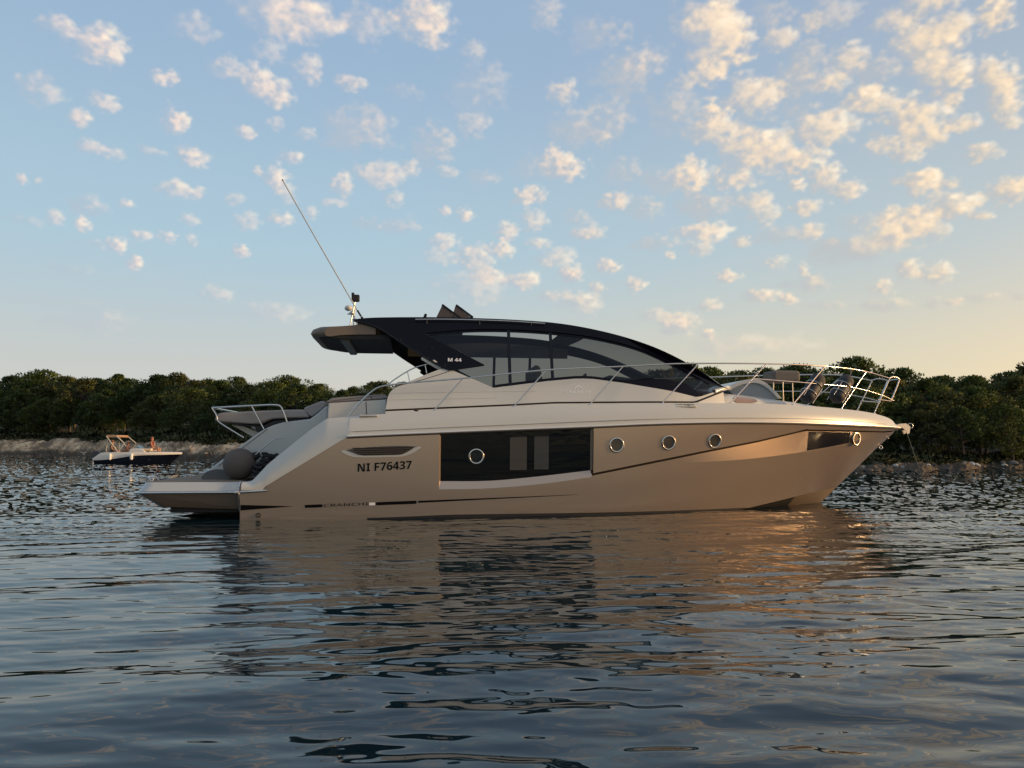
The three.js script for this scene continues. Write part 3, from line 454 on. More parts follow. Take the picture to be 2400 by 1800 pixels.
// ----- swim platform -----
{
  const plan = (inset, u0) => { const h = 1.9 - inset, r = 0.16, s = new THREE.Shape(); s.moveTo(-0.035, -h); s.lineTo(-0.035, h); s.lineTo(u0 + r, h - 0.02); s.quadraticCurveTo(u0, h - 0.03, u0 - 0.02, h - r); s.quadraticCurveTo(u0 - 0.1, 0, u0 - 0.02, -h + r); s.quadraticCurveTo(u0, -h + 0.03, u0 + r, -h + 0.02); s.closePath(); return s; };
  const ex = (shape, y0, y1, bev) => { const g = new THREE.ExtrudeGeometry(shape, { depth: y1 - y0 - 2 * bev, bevelEnabled: bev > 0, bevelThickness: bev, bevelSize: bev, bevelOffset: -bev, bevelSegments: 3, curveSegments: 12 }); g.rotateX(-Math.PI / 2); g.translate(0, y0 + bev, 0); const n = g; return n; };
  // note: rotateX(-90) sends shape y to -z; the plan is symmetric
  const up = ex(plan(0.02, -1.6), 0.46, 0.605, 0.02); { const p = up.attributes.position; for (let i = 0; i < p.count; i++) { const t = clamp((p.getY(i) - 0.46) / 0.145), k = 1 - 0.045 * t; p.setZ(i, p.getZ(i) * k); if (p.getX(i) < -1) p.setX(i, p.getX(i) + 0.07 * t); } up.computeVertexNormals(); }
  const plat = part(yacht, 'swim_platform', up, M.cool);
  const edge = plan(0.0, -1.65).getPoints(12).filter((q) => q.x < -0.03 || true).map((q) => [q.x, 0.447, q.y]).filter((q) => q[0] < -0.034 || Math.abs(q[2]) > 1.8);
  part(plat, 'rub_rail', tube(edge, 0.019, 160, false), M.chrome);
  for (const s of [1, -1]) part(plat, 'rail_tip', tube([[-0.02, 0.452, s * (hullV(0.02, 0.46) + 0.012)], [0.2, 0.462, s * (hullV(0.2, 0.46) + 0.012)], [0.4, 0.472, s * (hullV(0.4, 0.47) - 0.002)]], 0.019, 12), M.chrome);
  const lo = ex(plan(0.04, -1.63), 0.15, 0.43, 0.015); { const p = lo.attributes.position; for (let i = 0; i < p.count; i++) { const t = clamp((0.43 - p.getY(i)) / 0.28); p.setZ(i, p.getZ(i) * (1 - 0.1 * t)); if (p.getX(i) < -1) { p.setX(i, p.getX(i) + 0.3 * t); p.setY(i, p.getY(i) + 0.05 * t); } } lo.computeVertexNormals(); }
  part(plat, 'underbody', lo, M.bronze);
  const bt = ex(plan(0.3, -1.2), 0.1, 0.19, 0.01); part(plat, 'bottom_panel', bt, M.bottom);
  const keelson = slab([[-0.95, 0.14], [-0.02, 0.14], [-0.02, -0.25], [-0.5, -0.12]], -0.9, 0.9); part(plat, 'bracket', keelson, M.bottom);
  for (let k = 0; k < 16; k++) part(plat, 'teak_plank', rbox(1.46, 0.014, 0.2, 0.004, -0.8, 0.609, -1.68 + k * 0.215 + 0.05), k % 2 ? M.teak : M.teak2);
  part(plat, 'gap_trim', mergeGeometries([tube([[-0.03, 0.615, 1.84], [-0.045, 0.5, 1.9], [-0.035, 0.447, 1.925], [-0.04, 0.3, 1.88], [-0.03, 0.15, 1.84]], 0.012, 20)]), M.steelMatt);
  const hinge = rbox(0.07, 0.05, 0.05, 0.015, -0.075, 0.45, 1.915); part(plat, 'hinge_cap', hinge, M.steelMatt);
  part(plat, 'ladder_handle', mergeGeometries([tube([[-1.5, 0.6, 1.5], [-1.58, 0.68, 1.5], [-1.6, 0.6, 1.48], [-1.63, 0.48, 1.48]], 0.012, 20), tube([[-1.5, 0.6, 1.15], [-1.58, 0.68, 1.15], [-1.6, 0.6, 1.17], [-1.63, 0.48, 1.17]], 0.012, 20), bar([-1.58, 0.675, 1.5], [-1.58, 0.675, 1.15], 0.012)]), M.chrome);
  const cleat = (u, v) => mergeGeometries([tube([[u - 0.12, 0.66, v], [u - 0.05, 0.672, v], [u + 0.05, 0.672, v], [u + 0.12, 0.66, v]], 0.012, 14), bar([u - 0.04, 0.61, v], [u - 0.04, 0.67, v], 0.01), bar([u + 0.04, 0.61, v], [u + 0.04, 0.67, v], 0.01)]);
  for (const v of [-1.55, -0.5, 0.6]) part(plat, 'cleat', cleat(-1.2, v), M.chrome);
}

// ----- aft garage with sunbed, rail and steps -----
{
  const prof = [[-0.8, 0.62], [-0.84, 0.72], [-0.5, 0.985], [-0.21, 1.22], [0.0, 1.385], [0.14, 1.48], [0.3, 1.555], [0.47, 1.605], [0.7, 1.635], [0.92, 1.665], [1.05, 1.76], [1.19, 1.89], [1.23, 1.88], [1.25, 0.62]];
  const g = part(yacht, 'garage_door', slab(prof, -1.8, 0.98, 0.03), M.cool);
  part(g, 'step_recess', slab(round([[-0.86, 0.62], [-0.8, 0.74], [-0.62, 0.79], [-0.45, 0.76], [-0.4, 0.62]], 24), -1.2, 0.995, 0.0), std([0.1, 0.105, 0.11], 0.6));
  part(g, 'side_seam', tube([[0.2, 1.48, 0.985], [-0.2, 1.16, 0.985], [-0.6, 0.84, 0.985]], 0.004, 12), M.groove);
  const pad = part(yacht, 'sunbed', slab(round([[-0.68, 1.70], [-0.665, 1.615], [-0.35, 1.585], [-0.01, 1.565], [0.12, 1.59], [0.28, 1.655], [0.6, 1.675], [0.89, 1.69], [0.87, 1.76], [0.8, 1.83], [0.28, 1.815], [-0.2, 1.79], [-0.6, 1.765]], 60), -1.35, 0.95, 0.035), M.cloth);
  for (const v of [-0.75, -0.15, 0.45]) part(pad, 'seam', tube([[-0.6, 1.772, v], [-0.2, 1.797, v], [0.28, 1.822, v], [0.79, 1.836, v]], 0.005, 16), M.clothDark);
  part(pad, 'piping', tube([[-0.655, 1.63, 0.94], [-0.3, 1.6, 0.945], [0.0, 1.585, 0.945], [0.28, 1.668, 0.945], [0.86, 1.7, 0.945]], 0.006, 30), M.clothDark);
  part(pad, 'headrest', slab(round([[0.81, 1.85], [0.95, 1.92], [1.12, 1.985], [1.19, 1.955], [1.17, 1.88], [1.05, 1.77], [0.93, 1.71]], 40), -1.35, 0.95, 0.03), M.cloth);
  part(pad, 'base_strip', slab([[-0.62, 1.6], [-0.01, 1.545], [0.14, 1.55], [0.3, 1.63], [0.9, 1.675], [0.9, 1.655], [0.47, 1.59], [0.3, 1.545], [0.14, 1.47], [0.02, 1.43], [-0.02, 1.52]], -1.3, 0.93), M.matt);
  part(pad, 'support_arm', mergeGeometries([slab([[-0.48, 1.56], [-0.28, 1.54], [0.02, 1.42], [-0.08, 1.34]], 0.6, 0.66), slab([[-0.48, 1.56], [-0.28, 1.54], [0.02, 1.42], [-0.08, 1.34]], -0.9, -0.84)]), M.white);
  const rails = []; for (const v of [1.06, -1.5]) { rails.push(tube([[-0.72, 1.845, v], [-0.05, 1.885, v], [0.34, 1.9, v], [0.42, 1.885, v], [0.46, 1.83, v], [0.55, 1.6, v]], 0.016, 50), bar([-0.06, 1.885, v], [0.16, 1.48, v], 0.014), tube([[-0.72, 1.845, v], [-0.64, 1.72, v], [-0.61, 1.62, v], [-0.55, 1.57, v], [-0.17, 1.33, v]], 0.014, 40), bar([-0.4, 1.49, v], [-0.38, 1.44, v - 0.05], 0.01)); }
  rails.push(bar([-0.72, 1.845, 1.06], [-0.72, 1.845, -1.5], 0.016));
  part(yacht, 'sunbed_rail', mergeGeometries(rails), M.chrome);
  part(yacht, 'step_handrail', tube([[0.02, 0.98, 1.25], [0.08, 1.05, 1.25], [0.36, 1.29, 1.25], [0.42, 1.32, 1.25], [0.52, 1.32, 1.25]], 0.011, 30), M.steelMatt);
  for (let k = 0; k < 3; k++) part(yacht, 'step', rbox(0.34, 0.2, 0.55, 0.02, 0.62 + k * 0.3, 0.75 + k * 0.22, 1.3), M.cool);
  // seat behind the coaming
  const seat = part(yacht, 'cockpit_seat', slab([[1.26, 1.6], [1.28, 1.93], [2.26, 2.0], [2.26, 1.6]], -1.4, 1.34, 0.02), M.white);
  part(seat, 'cushion', slab(round([[1.285, 1.94], [1.29, 1.985], [1.33, 2.01], [1.5, 2.03], [2.2, 2.085], [2.245, 2.07], [2.25, 2.01]], 40), 1.08, 1.35, 0.02), M.fabricGrey);
  part(seat, 'seam', mergeGeometries([bar([1.93, 1.7, 1.343], [1.915, 1.95, 1.343], 0.006), bar([2.02, 1.985, 1.354], [2.005, 2.06, 1.352], 0.005)]), M.matt);
}

// ----- cabin, glazing, hardtop -----
const cabV = (u, y) => 1.10 + 0.25 * (3.5 - y) - 0.13 * Math.pow(Math.max(0, u - 7), 2);
const cabLow = curve([[2.26, 1.80], [4.44, 1.91], [5.2, 1.955], [6.5, 1.975], [7.85, 1.99], [8.5, 2.215], [8.62, 2.25]]);
const cabTop = curve([[2.26, 1.82], [2.275, 1.95], [2.30, 2.07], [2.35, 2.14], [2.41, 2.19], [2.52, 2.25], [2.65, 2.31], [2.9, 2.42], [3.21, 2.55], [3.30, 2.555], [3.46, 2.50], [4.14, 2.21], [4.22, 2.225], [5.14, 2.35], [5.6, 2.395], [5.76, 2.40], [5.95, 2.395], [6.49, 2.33], [7.44, 2.18], [7.89, 2.085], [8.0, 2.1], [8.5, 2.25], [8.62, 2.26]]);
const roofIn = spline([[2.91, 3.20], [3.68, 3.28], [4.38, 3.30], [5.18, 3.27], [6.0, 3.185], [6.82, 2.99], [7.43, 2.72], [8.21, 2.34]]);
const OUT = [[1.64, 3.425], [1.88, 3.46], [2.91, 3.50], [3.69, 3.503], [4.48, 3.49], [5.29, 3.445], [5.92, 3.355], [6.59, 3.20], [7.13, 3.02], [7.65, 2.79], [8.18, 2.51], [8.44, 2.34], [8.63, 2.27]];
const roofOut = spline(OUT);
const legB = curve([[2.91, 3.19], [3.99, 2.62]]);
for (const s of [1, -1]) {
  const cab = part(yacht, 'cabin_side', sheet(2.26, 8.62, 220, cabTop, (u) => Math.min(cabLow(u), cabTop(u) - 0.004), 10, cabV, s), M.white);
  part(cab, 'base_groove', sheet(2.26, 8.5, 80, (u) => cabLow(u) + 0.012, (u) => cabLow(u) - 0.025, 1, (u, y) => cabV(u, y) - 0.004 + (y > cabLow(u) ? 0.012 : 0.02), s), M.groove);
  part(cab, 'side_base', sheet(2.26, 8.5, 60, (u) => cabLow(u) - 0.02, (u) => Math.min(cabLow(u) - 0.03, yD(u) - 0.01), 2, (u, y) => cabV(u, y) + 0.03, s), M.white);
  for (const [a, b] of [[[2.34, 2.1], [4.9, 2.16]], [[2.3, 1.98], [4.2, 2.03]]]) part(cab, 'crease_line', tube([0, 0.25, 0.5, 0.75, 1].map((t) => { const u = mix(a[0], b[0], t), y = mix(a[1], b[1], t); return [u, y, s * (cabV(u, y) + 0.001)]; }), 0.0035, 30), M.cool);
  part(cab, 'crease_line', tube([[2.5, 2.24], [2.9, 2.35], [3.35, 2.5]].map(([u, y]) => [u, y, s * (cabV(u, y) + 0.001)]), 0.005, 20), M.groove);
  // aft shoulder top, closing inboard
  part(cab, 'shoulder', (() => { const pos = [], idx = []; for (let i = 0; i <= 40; i++) { const u = mix(2.26, 3.9, i / 40), y = cabTop(u); pos.push(u, y, s * cabV(u, y), u, y + 0.01, s * (cabV(u, y) - 0.22), u, y - 0.4, s * (cabV(u, y) - 0.24)); if (i < 40) for (let j = 0; j < 2; j++) { const p = i * 3 + j; idx.push(p, p + 3, p + 1, p + 1, p + 3, p + 4); } } const g = new THREE.BufferGeometry(); g.setAttribute('position', new THREE.Float32BufferAttribute(pos, 3)); g.setIndex(idx); const f = g.toNonIndexed(); f.computeVertexNormals(); return f; })(), M.cool);
  // black side frame: roof edge, windscreen pillar and the slanting aft leg in one piece
  const outPts = []; for (let i = 0; i <= 60; i++) { const u = mix(1.64, 8.63, i / 60); outPts.push([u, roofOut(u)]); }
  const inPts = []; for (let i = 0; i <= 50; i++) { const u = mix(8.21, 2.95, i / 50); inPts.push([u, roofIn(u)]); }
  const poly = [...outPts, ...inPts, [2.915, 3.17], [3.97, 2.632], [3.985, 2.61], [3.36, 2.51], [3.25, 2.555], [2.02, 3.31]];
  const fr = slab(poly, 0, 0.05); { const p = fr.attributes.position; for (let i = 0; i < p.count; i++) { const u = p.getX(i), y = p.getY(i), z = p.getZ(i); p.setZ(i, s * (cabV(u, y) - 0.03 + z)); } if (s < 0) { const ix = fr.attributes.position.array; for (let i = 0; i < ix.length; i += 9) for (let k = 0; k < 3; k++) { const t = ix[i + 3 + k]; ix[i + 3 + k] = ix[i + 6 + k]; ix[i + 6 + k] = t; } } fr.computeVertexNormals(); }
  const frame = part(yacht, 'side_frame', fr, M.navy);
  part(frame, 'edge_trim', tube([[1.66, 3.405], [2.02, 3.31], [2.6, 2.955], [3.25, 2.555]].map(([u, y]) => [u, y, s * (cabV(u, y) + 0.012)]), 0.016, 40), M.black);
  part(frame, 'leg_seam', tube([[2.92, 3.175], [3.45, 2.9], [3.97, 2.625]].map(([u, y]) => [u, y, s * (cabV(u, y) + 0.018)]), 0.008, 24), M.black);
  for (const [u, y] of [[3.05, 2.93], [2.98, 2.74], [3.28, 2.6], [2.5, 3.06]]) { const b = new THREE.CylinderGeometry(0.018, 0.018, 0.012, 14); b.rotateX(Math.PI / 2); b.translate(u, y, s * (cabV(u, y) + 0.026)); part(frame, 'bolt', b, M.black); }
  // panes and mullions
  const paneV = (u, y) => cabV(u, y) - 0.012, under = (u) => Math.min(cabTop(u), 3.4);
  const panes = [
    mergeGeometries([sheet(2.93, 3.99, 20, roofIn, (u) => Math.min(roofIn(u) - 0.002, legB(u) + 0.004), 4, paneV, s), sheet(3.40, 3.99, 12, (u) => mix(2.515, 2.605, (u - 3.40) / 0.59), (u) => Math.min(under(u), mix(2.51, 2.6, (u - 3.40) / 0.59)), 3, paneV, s), sheet(3.99, 4.40, 8, roofIn, under, 5, paneV, s)]),
    sheet(4.46, 5.17, 10, roofIn, under, 5, paneV, s),
    sheet(5.23, 8.2, 50, roofIn, (u) => Math.min(under(u), roofIn(u) - 0.002), 5, paneV, s)];
  for (const g of panes) part(yacht, 'side_window', g, M.tint);
  for (const [a, b] of [[4.40, 4.46], [5.17, 5.23]]) part(yacht, 'mullion', sheet(a, b, 2, roofIn, under, 6, (u, y) => cabV(u, y) + 0.004, s), M.black);
  for (const g of [sheet(4.16, 8.05, 60, (u) => under(u) + 0.05 + 0.16 * smooth(6.4, 7.4, u) * (1 - smooth(7.7, 8.05, u)), under, 1, (u, y) => cabV(u, y) - 0.006, s), sheet(3.0, 8.0, 60, (u) => roofIn(u) + 0.01, (u) => roofIn(u) - 0.055, 1, (u, y) => cabV(u, y) - 0.006, s)]) part(yacht, 'window_border', g, M.navy);
  if (s < 0) part(yacht, 'headliner_cove', sheet(2.6, 6.0, 40, (u) => roofIn(Math.max(2.95, u)) + 0.05, (u) => Math.min(roofIn(Math.max(2.95, u)) - 0.04, 3.05), 2, (u, y) => cabV(u, y) - 0.07, s), std([0.05, 0.05, 0.05], 0.9));
  part(yacht, 'roof_rail', mergeGeometries([tube([[2.75, 3.43], [3.3, 3.445], [3.9, 3.445], [4.5, 3.435], [5.1, 3.405]].map(([u, y]) => [u, y + 0.012, s * (cabV(u, y) + 0.075)]), 0.011, 60), ...[2.95, 3.9, 4.85].map((u) => bar([u, 3.43, s * (cabV(u, 3.43) + 0.075)], [u + 0.01, 3.37, s * cabV(u, 3.37)], 0.008))]), M.steelMatt);
  // handrail over the shoulder and the pale grab handle on the leg
  part(yacht, 'cockpit_handrail', mergeGeometries([tube([[2.3, 2.27, 1.32], [2.41, 2.36, 1.3], [2.71, 2.55, 1.26], [2.9, 2.62, 1.23], [3.07, 2.66, 1.21]].map(([a, b, c]) => [a, b, s * c]), 0.011, 40), bar([2.62, 2.5, s * 1.27], [2.66, 2.32, s * 1.3], 0.009), bar([2.93, 2.63, s * 1.23], [2.96, 2.47, s * 1.25], 0.009)]), M.chrome);
  part(yacht, 'grab_handle', mergeGeometries([slab(round([[2.86, 2.74], [2.9, 2.755], [3.17, 2.6], [3.2, 2.55], [3.14, 2.55], [2.88, 2.7]], 24), 1.24, 1.28, 0.012), slab(round([[3.06, 2.7], [3.1, 2.7], [3.21, 2.62], [3.23, 2.55], [3.17, 2.57], [3.08, 2.66]], 24), 1.29, 1.33, 0.012)].map((g) => (s > 0 ? g : g.scale(1, 1, -1)))), M.white);
}
{
  // hardtop skin from edge to edge, crowned
  const strip2 = (u0, u1, nu, f, nv, thick = 0) => { const pos = [], idx = []; for (let i = 0; i <= nu; i++) for (let j = 0; j <= nv; j++) pos.push(...f(mix(u0, u1, i / nu), j / nv * 2 - 1)); for (let i = 0; i < nu; i++) for (let j = 0; j < nv; j++) { const p = i * (nv + 1) + j, q = p + nv + 1; idx.push(p, p + 1, q, q, p + 1, q + 1); } const g = new THREE.BufferGeometry(); g.setAttribute('position', new THREE.Float32BufferAttribute(pos, 3)); g.setIndex(idx); g.computeVertexNormals(); return g; };
  const skin = (dy) => (u, t) => { const y = roofOut(u), ve = cabV(u, y) - 0.005; return [u + 0.34 * smooth(4.5, 8.4, u) * (1 - t * t), y + (0.05 - dy) * (1 - t * t) - dy * 0.3, ve * t]; };
  const pieces = (dy) => { const f = skin(dy), seg = (a, b, t0, t1, n) => strip2(a, b, n, (u, t) => f(u, mix(t0, t1, (t + 1) / 2)), 8); return mergeGeometries([seg(1.7, 3.72, -1, 1, 20), seg(5.6, 6.0, -1, 1, 6), seg(3.72, 5.6, -1, -0.94, 16), seg(3.72, 5.6, 0.94, 1, 16)]); };
  const roof = part(yacht, 'hardtop', pieces(0), M.black);
  part(roof, 'headliner', pieces(0.04), std([0.09, 0.088, 0.085], 0.9));
  part(yacht, 'windscreen', strip2(6.0, 8.62, 40, skin(0), 18), M.tint);
  part(yacht, 'windscreen_pillar', mergeGeometries([0.02, -0.36, 0.36].slice(0, 1).map((t0) => strip2(6.0, 8.6, 30, (u, t) => { const q = skin(-0.015)(u, t0 + t * 0.02); return q; }, 1))), M.black);
  // sunroof leaves tilted open, and a small fin aerial
  for (const [u, w] of [[3.14, 0.46], [3.40, 0.4]]) part(yacht, 'sunroof_leaf', (() => { const g = rbox(w, 0.035, 1.1, 0.012, w / 2, 0, 0); g.rotateZ(-0.62); g.translate(u + 0.1, 3.86 - 0.04, 0.15); return g; })(), M.black);
  part(yacht, 'sunroof_frame', mergeGeometries([slab([[3.13, 3.56], [3.24, 3.8], [3.27, 3.8], [3.5, 3.56]], 0.66, 0.69), slab([[3.42, 3.56], [3.49, 3.8], [3.52, 3.8], [3.78, 3.56]], 0.66, 0.69)]), std([0.07, 0.055, 0.05], 0.5));
  part(yacht, 'fin_aerial', slab([[2.86, 3.54], [2.92, 3.72], [2.96, 3.73], [2.97, 3.7], [2.93, 3.54]], 0.18, 0.21, 0.008), M.black);
  // bronze aft spoiler with a dark underside
  const wing = (yTop, yBot, u1, ins) => { const pos = [], idx = [], nv = 30, ring = 22; for (let j = 0; j <= nv; j++) { const t = j / nv * 2 - 1, v = t * (1.105 - ins), ua = 0.86 + ins + 0.3 * Math.pow(Math.abs(t), 8); const prof = [[u1, yTop(1)], [mix(ua, u1, 0.6), yTop(0.6)], [mix(ua, u1, 0.3), yTop(0.3)], [mix(ua, u1, 0.12), yTop(0.12)], [mix(ua, u1, 0.03), yTop(0.03)], [ua, (yTop(0) + yBot(0)) / 2], [mix(ua, u1, 0.03), yBot(0.03)], [mix(ua, u1, 0.12), yBot(0.12)], [mix(ua, u1, 0.3), yBot(0.3)], [mix(ua, u1, 0.6), yBot(0.6)], [u1, yBot(1)]]; for (const [u, y] of prof) pos.push(u, y - 0.03 * Math.pow(Math.abs(t), 4), v); if (j < nv) for (let k = 0; k < 10; k++) { const p = j * 11 + k, q = p + 11; idx.push(p, p + 1, q, q, p + 1, q + 1); } } for (const b of [0, nv * 11]) for (let k = 0; k < 5; k++) idx.push(b + k, b + k + 1, b + 10 - k, b + k + 1, b + 9 - k, b + 10 - k); const g = new THREE.BufferGeometry(); g.setAttribute('position', new THREE.Float32BufferAttribute(pos, 3)); g.setIndex(idx.slice(0, nv * 60)); g.computeVertexNormals(); const cp = new THREE.BufferGeometry(); cp.setAttribute('position', g.attributes.position); cp.setIndex(idx.slice(nv * 60)); const f = cp.toNonIndexed(); f.computeVertexNormals(); return mergeGeometries([g, f]); };
  const yT = curve([[0, 3.22], [0.03, 3.285], [0.12, 3.325], [0.3, 3.335], [0.6, 3.36], [0.8, 3.42], [1, 3.46]]), yB = curve([[0, 3.22], [0.03, 3.17], [0.12, 3.135], [0.3, 3.12], [1, 3.12]]);
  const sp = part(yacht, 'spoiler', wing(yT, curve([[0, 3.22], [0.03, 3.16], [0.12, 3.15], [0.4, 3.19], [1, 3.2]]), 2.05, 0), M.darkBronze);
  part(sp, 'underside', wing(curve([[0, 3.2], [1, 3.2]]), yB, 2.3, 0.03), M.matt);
  part(sp, 'awning_case', rbox(0.16, 0.1, 2.0, 0.04, 1.5, 3.09, 0), std([0.11, 0.12, 0.12], 0.5));
  // light mast and whip aerial
  const mast = part(yacht, 'light_mast', mergeGeometries([bar([1.5, 3.44, 0.06], [1.585, 3.95, 0], 0.014), bar([1.56, 3.44, -0.08], [1.585, 3.95, 0], 0.014), bar([1.68, 3.46, 0.02], [1.55, 3.72, 0.0], 0.018)]), M.steelMatt);
  part(mast, 'masthead_lamp', mergeGeometries([rbox(0.15, 0.13, 0.12, 0.02, 1.6, 4.03, 0), rbox(0.05, 0.06, 0.14, 0.01, 1.55, 4.1, 0)]), M.matt);
  const dome = new THREE.SphereGeometry(0.075, 20, 14); dome.scale(1, 0.75, 1); dome.translate(1.47, 3.83, 0.02); part(mast, 'satellite_dome', dome, M.white);
  const horn = new THREE.ConeGeometry(0.05, 0.12, 16, 1, true); horn.rotateZ(Math.PI / 2 + 0.3); horn.translate(1.5, 3.72, 0.05); part(mast, 'horn', horn, M.white);
  const ae = part(yacht, 'whip_aerial', tube([[1.8, 3.5, 0.3], [1.42, 4.15, 0.3], [0.9, 5.04, 0.3], [0.23, 6.2, 0.3]], 0.011, 60), M.cool);
  part(ae, 'aerial_base', mergeGeometries([bar([1.81, 3.48, 0.3], [1.74, 3.62, 0.3], 0.022), bar([1.73, 3.63, 0.3], [1.66, 3.74, 0.3], 0.017)]), M.black);
  const tip = new THREE.SphereGeometry(0.016, 10, 8); tip.translate(0.23, 6.2, 0.3); part(ae, 'aerial_tip', tip, M.matt);
  // inside: floor, dashboard, wheel, helm seats, galley
  part(yacht, 'saloon_floor', rbox(6.1, 0.04, 2.7, 0.01, 5.3, 1.5, 0), M.matt);
  const dash = part(yacht, 'dashboard', slab([[6.05, 1.5], [6.0, 2.28], [6.35, 2.5], [7.0, 2.42], [8.3, 2.2], [8.3, 1.5]], -1.05, 1.05, 0.04), std([0.05, 0.05, 0.052], 0.7));
  const wh = new THREE.TorusGeometry(0.19, 0.016, 8, 28); wh.rotateY(Math.PI / 2); wh.rotateZ(-0.5); wh.translate(5.92, 2.4, 0.5); part(dash, 'wheel', wh, M.black);
  for (const v of [0.15, 0.75]) { const st = part(yacht, 'helm_seat', slab(round([[5.0, 2.0], [5.5, 2.02], [5.5, 2.16], [5.15, 2.16], [5.05, 2.62], [4.93, 2.64], [4.95, 2.1]], 36), v - 0.26, v + 0.26, 0.03), M.clothDark); part(st, 'pedestal', bar([5.2, 1.5, v], [5.2, 2.02, v], 0.06), M.matt); }
  part(yacht, 'galley_counter', slab([[3.0, 1.5], [3.0, 2.32], [4.6, 2.32], [4.6, 1.5]], -1.1, -0.5, 0.02), M.clothDark);
  part(yacht, 'aft_sofa', slab(round([[2.6, 1.6], [2.6, 2.2], [2.75, 2.25], [2.85, 1.95], [3.5, 1.9], [3.5, 1.6]], 30), 0.2, 1.1, 0.03), M.clothDark);
}
